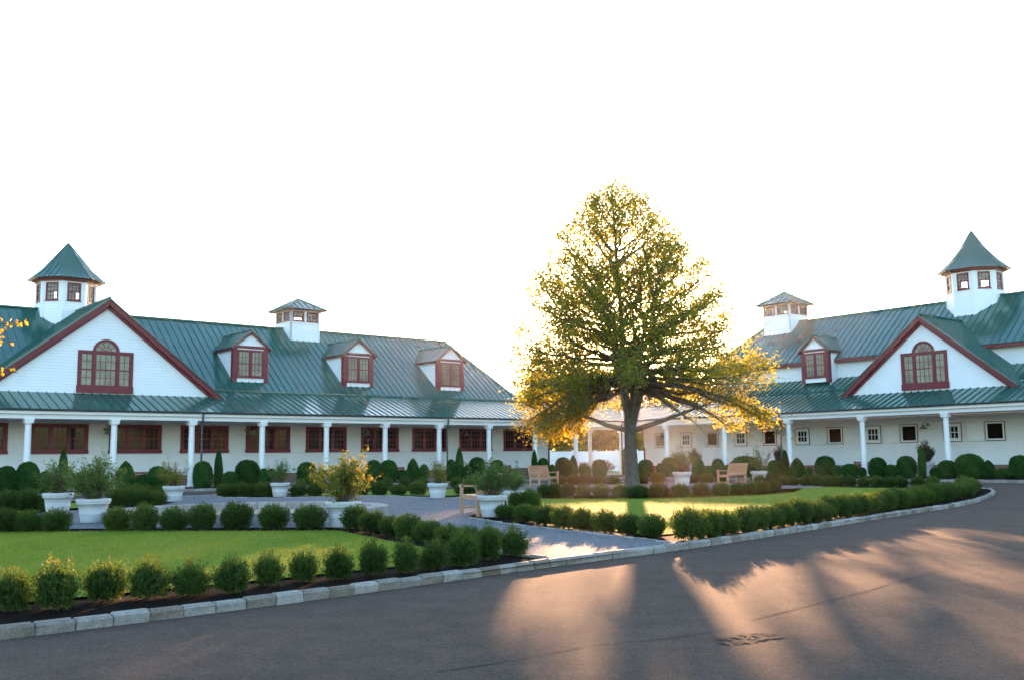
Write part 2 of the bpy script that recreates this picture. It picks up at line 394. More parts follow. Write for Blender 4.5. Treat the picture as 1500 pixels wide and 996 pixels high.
LAWN_B = [(-8.9, 37.4), (-6.6, 36.6), (-4.4, 36.4), (-2.2, 35.2), (-1.6, 37), (-2.6, 43), (-6.8, 40.3)]
LAWN_C = [(-16.4, 20.4), (-13.0, 20.6), (-13.6, 25), (-13.2, 28), (-12.2, 30.4), (-14.5, 33), (-18.5, 30), (-20, 24)]
LAWN_D = [(1.0, 43.5), (9.6, 43.5), (8.0, 49.4), (2.6, 49.4)]
for k, L in enumerate((LAWN_L, LAWN_R, LAWN_B, LAWN_C)):
    sheet('lawn', L, .084, M['lawn'])
def inpoly(P, poly):
    x, y = P[:, 0], P[:, 1]; r = np.zeros(len(P), bool); n = len(poly)
    for i in range(n):
        x1, y1 = poly[i][:2]; x2, y2 = poly[(i+1) % n][:2]
        c = ((y1 > y) != (y2 > y)) & (x < (x2-x1)*(y-y1)/((y2-y1)+1e-12)+x1); r ^= c
    return r
M['blade'] = foliage('grass_blades', (.095, .16, .017), (.165, .235, .028), (.28, .28, .045), .42, .04)
def grass(poly, N, h=.035):
    a = np.array([p[:2] for p in poly]); lo, hi = a.min(0), a.max(0)
    P = lo+(hi-lo)*RNG.random((N, 2)); P = P[inpoly(P, poly)]
    n = len(P); cen = np.c_[P, np.full(n, .078)]
    ax = np.c_[RNG.normal(0, .45, n), RNG.normal(0, .45, n), np.ones(n)]
    cl = .5+.5*np.sin(P[:, 0]*1.7+np.sin(P[:, 1]*1.3)*2)*np.sin(P[:, 1]*1.1)
    return tag(leaves('grass', cen, ax, rdir(n), RNG.uniform(.6, 1.3, n)*h, .009, M['blade'], tint=np.clip(RNG.random(n)*.6+.3*cl, 0, 1)), 'short mown grass blades of the court lawns', 'grass', kind='stuff')
grass([p for p in LAWN_L], 110000); grass(LAWN_R, 60000)
# seams, patch and scuffs in the asphalt
def ribbon(name, pts, wd, mat, z=.004):
    mb = MB(); L = [at(*p, 0) for p in pts]; L = smooth(L, 8); prev = None
    for i, p in enumerate(L):
        t = (L[min(i+1, len(L)-1)]-L[max(i-1, 0)]).normalized(); n = Vector((-t.y, t.x, 0)); wv = wd*random.uniform(.4, 1.2)
        q = (p+n*wv/2+Vector((0,0,z)), p-n*wv/2+Vector((0,0,z)))
        if prev: mb.face([prev[0], q[0], q[1], prev[1]])
        prev = q
    o = mb.build(name, mat); o['kind'] = 'structure'; return o
def seamm():
    t = NT('asphalt_seam'); t.color(t.ramp(t.noise(60, 4, .8), [(.35, (.044, .037, .033)), (.65, (.080, .066, .057))])); t.set(1, .03); t.bump(t.noise(90), .8, .01); return t.m
M['seam'] = seamm()
ribbon('road_seam', [(640, 984), (760, 966), (870, 945), (980, 935), (1060, 922)], .014, M['seam'])
ribbon('road_seam', [(1100, 908), (1180, 888), (1260, 868), (1330, 848), (1400, 832)], .016, M['seam'])
ribbon('road_seam', [(1240, 818), (1310, 830), (1400, 830)], .014, M['seam'])
c0 = at(1095, 935, 0)
mb = MB(); random.seed(3)
for k in range(90):
    r, a = sqrt(random.random()), random.uniform(0, 2*pi); x, y = c0.x+.30*r*cos(a)+.04*r*sin(a), c0.y+.20*r*sin(a)+.10*r*cos(a); q = random.uniform(.012, .045)
    mb.face([(x+q*cos(t)*random.uniform(.5, 1.2), y+q*sin(t)*random.uniform(.5, 1.2), .003+k*.00004) for t in np.linspace(0, 2*pi, 7)[:-1]])
mb.build('road_patch', plain('road_patch_asphalt', (.066, .054, .046), 1.0, .3, 30, .3, .03))['kind'] = 'structure'

# ------------------------------------------------------------------ building pieces (local frame: A along the left wing, B along the right wing)
X, Y, Z = Vector((1,0,0)), Vector((0,1,0)), Vector((0,0,1))
class Wing:
    def __init__(s, name, label, side, off):
        s.side = side; s.off = off
        s.root = empty(name, AB(*off), BROT); tag(s.root, label, 'building')
        s.u = X if side == 'L' else Y; s.n = Y if side == 'L' else X
    def P(s, a, d, z): return Vector((a, d, z)) if s.side == 'L' else Vector((d, a, z))
    def part(s, mb, name, mat, parent=None, **kw): return mb.build(name, mat, parent or s.root, off=s.off, **kw)
def panel(mb, pts, spacing=.45, sh=.045, sw=.035, phase=0, thick=.05):
    """metal roof plane with standing seams; pts = planar convex polygon"""
    pts = [Vector(p) for p in pts]
    nrm = Vector((0, 0, 0))
    for i in range(len(pts)): nrm += pts[i].cross(pts[(i+1) % len(pts)])
    nrm.normalize()
    if nrm.z < 0: nrm = -nrm
    u = Vector((0, 0, 1)).cross(nrm).normalized(); v = nrm.cross(u)
    n = len(pts); i0 = len(mb.v)
    mb.v += [tuple(p) for p in pts]+[tuple(p-nrm*thick) for p in pts]
    mb.f.append(tuple(i0+k for k in range(n))); mb.f.append(tuple(i0+n+k for k in reversed(range(n)))); mb.m += [mb.cur]*2
    for k in range(n): mb.f.append((i0+k, i0+n+k, i0+n+(k+1) % n, i0+(k+1) % n)); mb.m.append(mb.cur)
    us = [p.dot(u) for p in pts]; lo, hi = min(us), max(us); off = nrm*pts[0].dot(nrm)
    x = math.ceil((lo-phase+.02)/spacing)*spacing+phase
    while x < hi-.02:
        vv = []
        for k in range(n):
            a, b = pts[k], pts[(k+1) % n]; ua, ub = a.dot(u), b.dot(u)
            if (ua-x)*(ub-x) < 0: vv.append((a+(b-a)*((x-ua)/(ub-ua))).dot(v))
        if len(vv) >= 2:
            p = off+u*x
            mb.obox(p, u, v, nrm, -sw/2, sw/2, min(vv), max(vv), .001, sh)
        x += spacing
def wall_holes(mb, W, a0, a1, z0, z1, d, holes):
    xs = sorted({a0, a1, *[h[0] for h in holes], *[h[1] for h in holes]}); zs = sorted({z0, z1, *[h[2] for h in holes], *[h[3] for h in holes]})
    for xa, xb in zip(xs[:-1], xs[1:]):
        for za, zb in zip(zs[:-1], zs[1:]):
            cx, cz = (xa+xb)/2, (za+zb)/2
            if any(h[0] < cx < h[1] and h[2] < cz < h[3] for h in holes): continue
            mb.face([W.P(xa, d, za), W.P(xb, d, za), W.P(xb, d, zb), W.P(xa, d, zb)])
def window_mb(o, u, v, n, w_, h_, units, trim=.13, cols=3, rows=2, sashes=2, sill=.14, mun=.028, head=.13):
    """frame + muntins (material 0) and glass (material 1) in separate builders"""
    fr, gl = MB(), MB()
    fr.obox(o, u, v, n, 0, trim, 0, h_, -.02, .05); fr.obox(o, u, v, n, w_-trim, w_, 0, h_, -.02, .05)
    fr.obox(o, u, v, n, trim, w_-trim, h_-head, h_, -.02, .048); fr.obox(o, u, v, n, -.03, w_+.03, 0, sill, -.018, .075)
    x0, x1, y0, y1 = trim, w_-trim, sill, h_-head; tot = sum(units); mul = .12
    W = (x1-x0-mul*(len(units)-1)); x = x0
    for k, un in enumerate(units):
        uw = W*un/tot
        if k: fr.obox(o, u, v, n, x-mul, x, y0, y1, -.02, .045)
        gl.obox(o, u, v, n, x, x+uw, y0, y1, -.018, .002)
        b = .045                          # sash stiles
        fr.obox(o, u, v, n, x, x+b, y0, y1, .0025, .03); fr.obox(o, u, v, n, x+uw-b, x+uw, y0, y1, .0025, .03)
        fr.obox(o, u, v, n, x+b, x+uw-b, y0, y0+b, .0025, .029); fr.obox(o, u, v, n, x+b, x+uw-b, y1-b, y1, .0025, .029)
        sh = (y1-y0)/sashes
        for q in range(1, sashes): fr.obox(o, u, v, n, x+b, x+uw-b, y0+sh*q-.03, y0+sh*q+.03, .0025, .033)
        nc = max(2, int(round(cols*un/max(units)))) if len(set(units)) > 1 else cols
        for c in range(1, nc): fr.obox(o, u, v, n, x+uw*c/nc-mun/2, x+uw*c/nc+mun/2, y0+b, y1-b, .0025, .016)
        for q in range(sashes):
            for r in range(1, rows): fr.obox(o, u, v, n, x+b, x+uw-b, y0+sh*(q+r/rows)-mun/2, y0+sh*(q+r/rows)+mun/2, .0025, .015)
        x += uw+mul
    return fr, gl
def merge(a, b, bi=1):
    i = len(a.v); a.v += b.v; a.f += [tuple(k+i for k in f) for f in b.f]; a.m += [bi]*len(b.f); return a

def column(W, a, d=0):
    c = W.P(a, d, 0); mb = MB()
    mb.lathe([(.175, .2), (.175, .3), (.165, .34), (.16, .36), (.158, 1.4), (.14, 3.16), (.14, 3.17), (.165, 3.2), (.165, 3.24)], (c.x, c.y, 0), 20)
    mb.box(c.x-.2, c.x+.2, c.y-.2, c.y+.2, .15, .21); mb.box(c.x-.195, c.x+.195, c.y-.195, c.y+.195, 3.24, 3.45)
    mb.box(c.x-.215, c.x+.215, c.y-.215, c.y+.215, 3.38, 3.449)
    o = W.part(mb, 'column', M['white']); return o
def barn_lamp(W, a, z=2.95):
    mb = MB(); p = lambda d, zz: W.P(a, d, zz)
    mb.tube([p(-3.4, z+.12), p(-3.2, z+.3), p(-2.95, z+.3), p(-2.82, z+.12)], .018, 6)
    b = W.P(a, -3.38, z+.12); mb.box(b.x-.07, b.x+.07, b.y-.07, b.y+.07, z+.05, z+.19)
    c = p(-2.82, 0); mb.lathe([(.03, z+.14), (.07, z+.12), (.09, z+.02), (.24, z-.10), (.25, z-.12), (.22, z-.115), (.06, z)], (c.x, c.y, 0), 16)
    W.part(mb, 'wall_lamp', M['lampmetal'], smooth=False)
def downspout(W, a, d=.36, kick=True):
    mb = MB(); p = lambda dd, z, aa=a: W.P(aa, dd, z)
    mb.tube([p(.37, 3.82), p(.37, 3.62), p(.26, 3.3), p(.24, 3.1), p(.24, .2)], .05, 8)
    W.part(mb, 'downspout', M['gutter'])
def dormer(W, a, z0, dfront, half, dback):
    """gabled dormer: wall (part) > roof, trim, window"""
    P = W.P; ze = z0+2.06; za = z0+3.0; u, n = W.u, W.n
    wb = MB()
    wb.face([P(a-half, dfront, z0), P(a+half, dfront, z0), P(a+half, dfront, ze), P(a, dfront, za-.1), P(a-half, dfront, ze)])
    for s in (-1, 1): wb.face([P(a+s*half, dfront, z0-.3), P(a+s*half, dback, z0-.3), P(a+s*half, dback, ze), P(a+s*half, dfront, ze)])
    root = W.part(wb, 'dormer', M['siding'])
    tb = MB(); of = P(0, dfront, 0)
    for s in (-1, 1):
        x0, x1 = sorted((a+s*half, a+s*(half-.24))); tb.obox(of, u, Z, n, x0, x1, z0-.05, ze, -.01, .04)
        x = a+s*half                                   # return of the corner board on the cheek
        tb.obox(P(x, dfront, 0), n, Z, u*s, -.22, .0, z0-.05, ze, -.01, .03)
    tb.obox(of, u, Z, n, a-half+.24, a+half-.24, ze-.10, ze+.06, -.01, .045)
    # rake boards
    pitch = (za-ze+.02)/(half+.12)
    for s in (-1, 1):
        q0, q1 = P(a+s*(half+.14), dfront+.14, ze-.10), P(a, dfront+.14, za-.08)
        e = (q1-q0); L = e.length; e.normalize(); pr = e.cross(n).normalized()
        if pr.z < 0: pr = -pr
        tb.obox(q0, e, pr, n, 0, L+.05, -.09, .09, -.06, .0)
        # eave fascia along the cheek
        x = a+s*(half+.12); tb.obox(P(x, dfront+.12, ze-.12), n, Z, u*s, -(dfront-dback), 0, -.09, .07, -.02, .02)
    W.part(tb, 'trim', M['red'], root)
    rb = MB()
    for s in (-1, 1):
        panel(rb, [P(a, dfront+.2, za), P(a+s*(half+.2), dfront+.2, za-pitch*(half+.2)), P(a+s*(half+.2), dback, za-pitch*(half+.2)), P(a, dback-1.2, za)], .4)
    rb.beam(P(a, dfront+.2, za+.03), P(a, dback-1.2, za+.03), .12, .06)
    W.part(rb, 'roof', M['roof'], root)
    fr, gl = window_mb(P(a-half+.24, dfront, z0+.27), u, Z, n, 2*half-.48, 1.62, (1, 1), trim=.09, cols=3, rows=2, sill=.10, head=.08)
    W.part(merge(fr, gl), 'window', [M['red'], M['glass_pale']], root)
def gable(W, a, half, zb, za, d=-2.2, dback=-9):
    P = W.P; u, n = W.u, W.n; pitch = (za-zb)/half
    wb = MB(); wb.face([P(a-half+.2, d, zb-.35), P(a+half-.2, d, zb-.35), P(a+half-.2, d, zb+.0), P(a, d, za-.2), P(a-half+.2, d, zb+.0)])
    root = W.part(wb, 'gable', M['siding'])
    tb = MB()
    for s in (-1, 1):
        q0, q1 = P(a+s*half, d+.32, zb-.12), P(a, d+.32, za-.12)
        e = q1-q0; L = e.length; e.normalize(); pr = e.cross(n).normalized()
        if pr.z < 0: pr = -pr
        tb.obox(q0, e, pr, n, -.05, L+.06, -.17, .12, -.06, .0)
        tb.obox(q0, e, pr, n, -.05, L+.02, -.30, -.171, -.29, -.2)
        tb.obox(q0, e, pr, n, -.05, L+.02, -.169, -.13, -.31, -.061)     # soffit
    W.part(tb, 'rake_board', M['red'], root)
    rb = MB()
    for s in (-1, 1):
        panel(rb, [P(a, d+.38, za+.03), P(a+s*(half+.08), d+.38, zb-.04), P(a+s*(half+.08), dback, zb-.04), P(a, dback, za+.03)], .45)
    rb.beam(P(a, d+.38, za+.06), P(a, dback, za+.06), .16, .07)
    W.part(rb, 'roof', M['roof'], root)
    # palladian window
    x0 = a-1.36; fr, gl = window_mb(P(x0, d, zb+.06), u, Z, n, 2.72, 2.12, (.72, 1.3, .72), trim=.15, cols=4, rows=2, sill=.36, head=.14)
    c = P(a, d, zb+2.12); R, r = .66, .52
    k = 16
    for i in range(k):
        t0, t1 = pi*i/k, pi*(i+1)/k
        q = lambda rr, t, dd: c+u*(rr*cos(t))+Z*(rr*sin(t))+n*dd
        fr.hexa([q(r, t0, -.02), q(R, t0, -.02), q(R, t1, -.02), q(r, t1, -.02), q(r, t0, .052), q(R, t0, .052), q(R, t1, .052), q(r, t1, .052)])
        gl.face([c+n*.003, q(r, t0, .003), q(r, t1, .003)])
        fr.hexa([q(.26, t0, .004), q(.285, t0, .004), q(.285, t1, .004), q(.26, t1, .004), q(.26, t0, .02), q(.285, t0, .02), q(.285, t1, .02), q(.26, t1, .02)])
    for t in (pi*.2, pi*.4, pi*.6, pi*.8):
        e = u*cos(t)+Z*sin(t); f = e.cross(n); fr.obox(c, e, f, n, .06, r, -.013, .013, .0045, .018)
    fr.obox(c, u, Z, n, -r, r, -.02, .05, .0048, .03)
    W.part(merge(fr, gl), 'window', [M['red'], M['glass_pale']], root)
def cupola8(W, a, d, z0, ze, zt, rin=1.45):
    C = W.P(a, d, 0); wb, tb = MB(), MB(); wins = []
    hw = rin*tan(pi/8); wz0, wz1 = ze-1.32, ze-.27
    for k in range(8):
        t = pi/4*k+pi/2; n = Vector((cos(t), sin(t), 0)); u = Vector((-sin(t), cos(t), 0)); o = C+n*rin
        ww = .36
        wb.obox(o, u, Z, n, -hw, hw, z0-1.2, wz0, -.1, 0); wb.obox(o, u, Z, n, -hw, hw, wz1, ze, -.1, 0)
        wb.obox(o, u, Z, n, -hw, -ww, wz0, wz1, -.1, 0); wb.obox(o, u, Z, n, ww, hw, wz0, wz1, -.1, 0)
        wb.obox(o, u, Z, n, -hw-.015, -hw+.13, z0-1.2, ze-.1, -.002, .025); wb.obox(o, u, Z, n, hw-.13, hw+.015, z0-1.2, ze-.1, -.002, .025)
        tb.obox(o, u, Z, n, -hw-.08, hw+.08, ze-.10, ze+.02, -.05, .2); tb.obox(o, u, Z, n, -hw-.02, hw+.02, ze-.20, ze-.101, -.03, .07)
        fr, gl = window_mb(o+u*(-ww)+Z*wz0-n*.03, u, Z, n, 2*ww, wz1-wz0, (1,), trim=.05, cols=3, rows=2, sill=.06, head=.05, mun=.025)
        wins.append(merge(fr, gl))
    root = W.part(wb, 'cupola', M['siding']); W.part(tb, 'cornice', M['red'], root)
    for m in wins: W.part(m, 'window', [M['red'], M['glass_clear']], root)
    rb = MB(); prof = [(rin+.45, ze-.03), (rin+.28, ze+.10), (rin-.25, ze+.62), (rin-.85, ze+1.42), (.04, zt)]
    for k in range(8):
        t0, t1 = pi/4*(k-.5)+pi/2, pi/4*(k+.5)+pi/2
        for (r0, za_), (r1, zb_) in zip(prof[:-1], prof[1:]):
            r0c, r1c = r0/cos(pi/8), r1/cos(pi/8)
            q = lambda r, t, z: C+Vector((r*cos(t), r*sin(t), z))
            rb.face([q(r0c, t0, za_), q(r0c, t1, za_), q(r1c, t1, zb_), q(r1c, t0, zb_)])
            if r1 > .1: rb.beam(q(r0, (t0+t1)/2, za_+.015), q(r1, (t0+t1)/2, zb_+.015), .03, .04)
            rb.beam(q(r0c, t0, za_+.015), q(r1c, t0, zb_+.015), .05, .05)
            if r0 > .7:
                for e in (-.5, .5):
                    g = lambda r, z: C+Vector((cos((t0+t1)/2), sin((t0+t1)/2), 0))*r+Vector((-sin((t0+t1)/2), cos((t0+t1)/2), 0))*(e*min(hw, r*tan(pi/8)*1.4))+Z*z
                    rb.beam(g(r0, za_+.015), g(max(r1, .3), zb_+.015), .03, .04)
        rb.face([C+Vector(((rin+.45)/cos(pi/8)*cos(t0), (rin+.45)/cos(pi/8)*sin(t0), ze-.035)), C+Vector(((rin+.45)/cos(pi/8)*cos(t1), (rin+.45)/cos(pi/8)*sin(t1), ze-.035)), C+Vector((0, 0, ze-.035))])
    rb.lathe([(.0, zt+.08), (.05, zt+.03), (.06, zt-.08)], (C.x, C.y, 0), 8)
    W.part(rb, 'roof', M['roof'], root)
def cupola4(W, a, d, z0, ze, zt, h=1.05):
    C = W.P(a, d, 0); wb, tb = MB(), MB(); wins = []; wz0, wz1 = ze-.78, ze-.12
    for k in range(4):
        t = pi/2*k; n = Vector((cos(t), sin(t), 0)); u = Vector((-sin(t), cos(t), 0)); o = C+n*h
        wb.obox(o, u, Z, n, -h, h, z0-1.3, wz0, -.1, 0); wb.obox(o, u, Z, n, -h, h, wz1, ze, -.1, 0)
        for x0, x1 in ((-h, -h+.14), (-.09, .09), (h-.14, h)): wb.obox(o, u, Z, n, x0, x1, wz0, wz1, -.1, 0)
        wb.obox(o, u, Z, n, -h-.04, h+.04, wz0-.09, wz0-.01, 0, .04)
        tb.obox(o, u, Z, n, -h-.3, h+.3, ze-.05, ze+.05, .2, .32)
        for x0, x1 in ((-h+.14, -.09), (.09, h-.14)):
            fr, gl = window_mb(o+u*x0+Z*wz0-n*.03, u, Z, n, x1-x0, wz1-wz0, (1,), trim=.055, cols=3, rows=2, sashes=1, sill=.06, head=.05, mun=.025); wins.append(merge(fr, gl))
    root = W.part(wb, 'cupola', M['siding']); W.part(tb, 'cornice', M['red'], root)
    for m in wins: W.part(m, 'window', [M['red'], M['glass_clear']], root)
    rb = MB(); R = h+.36
    for k in range(4):
        t = pi/2*k+pi/4; q = lambda t: C+Vector((R*sqrt(2)*cos(t), R*sqrt(2)*sin(t), ze+.03))
        panel(rb, [q(t), q(t+pi/2), C+Z*zt], .4, phase=.1)
        rb.beam(q(t)+Z*.03, C+Z*(zt+.03), .08, .06)
    W.part(rb, 'roof', M['roof'], root)

# ------------------------------------------------------------------ left wing
LW = Wing('stable_building', 'long white clapboard wing on the left with three dormers and wide red porch windows', 'L', (28, -8))
P = LW.P
A0, A1 = 4.02, 54.0
mb = MB(); wall_holes(mb, LW, A0, A1, .7, 3.5, -3.4, [])
mb.face([P(A0, -3.4, .7), P(A0, -14.6, .7), P(A0, -14.6, 4.8), P(A0, -3.4, 4.8)])
mb.face([P(A1, -14.6, 0), P(A0, -14.6, 0), P(A0, -14.6, 5.2), P(A1, -14.6, 5.2)])
mb.face([P(A1, .2, 0.2), P(A1, -14.6, 0), P(A1, -14.6, 5.2), P(A1, -9, 9.8), P(A1, -3.4, 5.2), P(A1, .2, 3.9)])
LW.part(mb, 'wall', M['siding'])
mb = MB(); mb.obox(P(A0, -3.4, 0), X, Y, Z, -.02, .09, -.005, .035, .7, 3.5); mb.obox(P(A0, -3.4, 0), X, Y, Z, -.03, .0, -.13, .034, .7, 3.499)
LW.part(mb, 'corner_board', M['red'])
mb = MB(); mb.box(A0-.02, A1, -3.6, -3.37, 0, .7); mb.box(A0-.03, A0+.2, -14.6, -3.6, 0, .7); LW.part(mb, 'brick_base', M['brick'])
mb = MB(); mb.box(-6.2, A1, -3.37, .45, 0, .15); LW.part(mb, 'porch_floor', M['paver'])
mb = MB(); mb.box(A0, A1, -3.39, -.16, 3.5, 3.55); LW.part(mb, 'porch_ceiling', M['white'])
mb = MB(); mb.box(.16, A1, -.16, .16, 3.45, 3.80); mb.box(.2, A1, .16, .30, 3.66, 3.805); LW.part(mb, 'porch_beam', M['white'])
def gutter_mb(W, a0, a1):
    mb = MB(); q = [(.31, 3.90), (.31, 3.83), (.34, 3.805), (.40, 3.805), (.44, 3.84), (.45, 3.90)]
    pr = q+[(d+(-.012 if d > .38 else .012), z+(.012 if z < 3.89 else 0)) for d, z in reversed(q)]
    n = len(pr)
    i = len(mb.v); mb.v += [tuple(W.P(a0, d, z)) for d, z in pr]+[tuple(W.P(a1, d, z)) for d, z in pr]
    for k in range(n): mb.f.append((i+k, i+(k+1) % n, i+n+(k+1) % n, i+n+k)); mb.m.append(0)
    return mb
LW.part(gutter_mb(LW, .46, A1), 'gutter', M['gutter'])
s0 = 8.30
for k in range(12): column(LW, s0+3.85*k-.01)
column(LW, 4.6)
mb = MB(); panel(mb, [P(A1, .42, 3.86), P(4.5, .42, 3.86), P(4.5, -2.5, 4.93), P(6.6, -3.42, 5.275), P(A1, -3.42, 5.275)], .42)
LW.part(mb, 'porch_roof', M['roof'])
mb = MB()
panel(mb, [P(A1, -3.36, 5.30), P(6.6, -3.36, 5.30), P(9.0, -9, 9.82), P(A1, -9, 9.82)], .42)
panel(mb, [P(A1, -14.9, 5.05), P(6.6, -14.9, 5.05), P(9.0, -9, 9.82), P(A1, -9, 9.82)], .42)
panel(mb, [P(6.6, -3.36, 5.30), P(6.6, -14.9, 5.1), P(9.0, -9, 9.82)], .42)
panel(mb, [P(6.6, -3.42, 5.27), P(4.5, -2.5, 4.93), P(3.7, -3.2, 4.8), P(3.7, -14.9, 4.8), P(6.6, -14.9, 5.2)], .42)
mb.beam(P(8.95, -9, 9.86), P(A1, -9, 9.86), .22, .08); mb.beam(P(6.6, -3.36, 5.34), P(9, -9, 9.86), .14, .07)
mb.beam(P(6.6, -3.42, 5.30), P(4.5, -2.5, 4.96), .12, .06)
mb.box(6.6, A1, -3.45, -3.34, 5.262, 5.34)
LW.part(mb, 'roof', M['roof'])
gable(LW, 35.05, 6.06, 4.80, 9.62)
for a in (26.37, 19.2, 12.1): dormer(LW, a, 5.85, -4.1, 1.07, -7.0)
cupola8(LW, 35.2, -9, 9.4, 11.5, 13.66); cupola4(LW, 20.85, -9, 9.47, 11.0, 11.87)
for k in range(12):
    a = 5.45+3.745*k
    fr, gl = window_mb(P(a, -3.4, 1.86), X, Z, Y, 2.72, 1.5, (1, 1, 1), trim=.16, cols=3, rows=2, sill=.17, head=.15)
    wo_ = LW.part(fr, 'window', M['red']); LW.part(gl, 'pane', M['glass_dark'], wo_)
for a in (4.5, 11.75, 19.3, 26.9, 34.6, 42.2): barn_lamp(LW, a, 2.98)
for a in (30.95, 15.55): downspout(LW, a)

# ------------------------------------------------------------------ right wing
RW = Wing('stable_building', 'white stable wing on the right with small square stall windows and a clerestory', 'R', (-8, 18))
P = RW.P
B0, B1 = -1.13, 44.0
OPEN = [.5, 5.25, 10.0, 14.8, 19.62, 24.55, 29.4, 34.2]; SHUT = [2.9, 7.65, 12.46, 17.35, 22.2, 27.05, 31.9]
hole = [(c-.42, c+.42, 2.08, 2.94) for c in OPEN]
mb = MB(); wall_holes(mb, RW, B0, B1, .7, 3.5, -3.4, hole)
mb.face([P(B0, -3.4, .7), P(B0, -14.6, .7), P(B0, -14.6, 4.8), P(B0, -3.4, 4.8)])
mb.face([P(B1, -14.6, 0), P(B0, -14.6, 0), P(B0, -14.6, 5.2), P(B1, -14.6, 5.2)])
mb.face([P(B1, .2, 0.2), P(B1, -14.6, 0), P(B1, -14.6, 5.2), P(B1, -9, 10.6), P(B1, -5.2, 7.4), P(B1, .2, 3.9)])
mb.face([P(4.2, -5.2, 6.0), P(B1, -5.2, 6.0), P(B1, -5.2, 7.6), P(4.2, -5.2, 7.6)])       # clerestory
mb.face([P(4.2, -5.2, 5.0), P(4.2, -12.8, 5.0), P(4.2, -12.8, 7.6), P(4.2, -5.2, 7.6)])
RW.part(mb, 'wall', M['siding'])
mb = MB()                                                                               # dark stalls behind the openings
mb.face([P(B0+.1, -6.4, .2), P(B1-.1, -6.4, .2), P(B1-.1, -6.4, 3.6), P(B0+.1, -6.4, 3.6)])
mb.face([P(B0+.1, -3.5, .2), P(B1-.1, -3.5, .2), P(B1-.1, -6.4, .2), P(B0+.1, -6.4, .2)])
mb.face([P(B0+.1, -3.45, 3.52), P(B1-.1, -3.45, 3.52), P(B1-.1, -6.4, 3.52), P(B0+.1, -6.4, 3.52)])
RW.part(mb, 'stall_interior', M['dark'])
mb = MB(); c = P(B0, -3.4, 0); mb.obox(c, Y, X, Z, -.02, .1, -.005, .035, .7, 2.0); RW.part(mb, 'corner_board', M['red'])
mb = MB(); q = [P(B0-.02, -3.6, 0), P(B1, -3.37, .7)]; mb.box(-3.6, -3.37, B0-.02, B1, 0, .7); mb.box(-14.6, -3.6, B0-.03, B0+.2, 0, .7); RW.part(mb, 'brick_base', M['brick'])
mb = MB(); mb.box(-3.37, .45, .46, B1, 0, .15); RW.part(mb, 'porch_floor', M['paver'])
mb = MB(); mb.box(-3.39, -.16, B0, B1, 3.5, 3.55); RW.part(mb, 'porch_ceiling', M['white'])
mb = MB(); mb.box(-.16, .16, .165, B1, 3.45, 3.80); mb.box(.16, .30, .305, B1, 3.66, 3.805); RW.part(mb, 'porch_beam', M['white'])
RW.part(gutter_mb(RW, .46, B1), 'gutter', M['gutter'])
for k in range(8): column(RW, 4.09+4.865*k)
mb = MB()
panel(mb, [P(B1, .42, 3.86), P(4.5, .42, 3.86), P(4.5, -2.5, 4.93), P(5.4, -3.42, 5.275), P(B1, -3.42, 5.275)], .42)
panel(mb, [P(B1, -3.38, 5.29), P(4.3, -3.38, 5.29), P(4.3, -5.25, 6.22), P(B1, -5.25, 6.22)], .42)
mb.box(-3.44, -3.34, 4.4, B1, 5.268, 5.32)
panel(mb, [P(4.3, -3.4, 5.28), P(4.3, -12.8, 5.6), P(-1.5, -14.9, 4.75), P(-1.5, -3.2, 4.75)], .42)
RW.part(mb, 'porch_roof', M['roof'])
mb = MB()
panel(mb, [P(B1, -4.8, 7.38), P(3.7, -4.8, 7.38), P(6.2, -9, 10.68), P(B1, -9, 10.68)], .42)
panel(mb, [P(B1, -13.2, 7.38), P(3.7, -13.2, 7.38), P(6.2, -9, 10.68), P(B1, -9, 10.68)], .42)
panel(mb, [P(3.7, -4.8, 7.38), P(3.7, -13.2, 7.38), P(6.2, -9, 10.68)], .42)
mb.beam(P(6.15, -9, 10.72), P(B1, -9, 10.72), .22, .08); mb.beam(P(3.7, -4.8, 7.42), P(6.2, -9, 10.72), .14, .07)
RW.part(mb, 'roof', M['roof'])
mb = MB(); mb.box(-4.83, -4.79, 3.75, B1, 7.16, 7.33); mb.box(-5.18, -4.835, 3.8, B1, 7.2, 7.24); RW.part(mb, 'eave_board', M['red'])
gable(RW, 21.4, 5.1, 4.84, 9.06, dback=-7.2)
dormer(RW, 13.1, 5.93, -4.2, 1.0, -5.6)
cupola8(RW, 21.4, -9, 9.8, 12.35, 14.85, 1.5); cupola4(RW, 7.75, -9, 10.0, 11.95, 12.95, 1.12)
def sq_ring(fr, c, z0, z1, half, t, n0, n1):
    o = P(0, -3.4, 0)
    fr.obox(o, Y, Z, X, c-half, c+half, z0, z0+t, n0, n1); fr.obox(o, Y, Z, X, c-half, c+half, z1-t, z1, n0, n1)
    fr.obox(o, Y, Z, X, c-half, c-half+t, z0+t, z1-t, n0, n1); fr.obox(o, Y, Z, X, c+half-t, c+half, z0+t, z1-t, n0, n1)
for c in OPEN:                                                                          # open stall windows, shutter swung to the left
    f = MB(); sq_ring(f, c, 1.98, 3.04, .54, .04, -.02, .04); f.cur = 1; sq_ring(f, c, 2.02, 3.0, .50, .085, -.02, .05)
    win = RW.part(f, 'stall_window', [M['red'], M['white']])
    if c > 1:
        f = MB(); o = P(0, -3.4, 0)
        f.obox(o, Y, Z, X, c-1.52, c-.57, 2.0, 2.98, .06, .095); f.obox(o, Y, Z, X, c-1.52, c-.57, 2.0, 2.07, .095, .11); f.obox(o, Y, Z, X, c-1.52, c-.57, 2.91, 2.98, .095, .11)
        e = Vector((0, .82, .8)).normalized(); f.obox(P(c-1.46, -3.4, 2.1), e, e.cross(X), X, 0, 1.1, -.03, .03, .0952, .109)
        RW.part(f, 'shutter', M['white'], win)
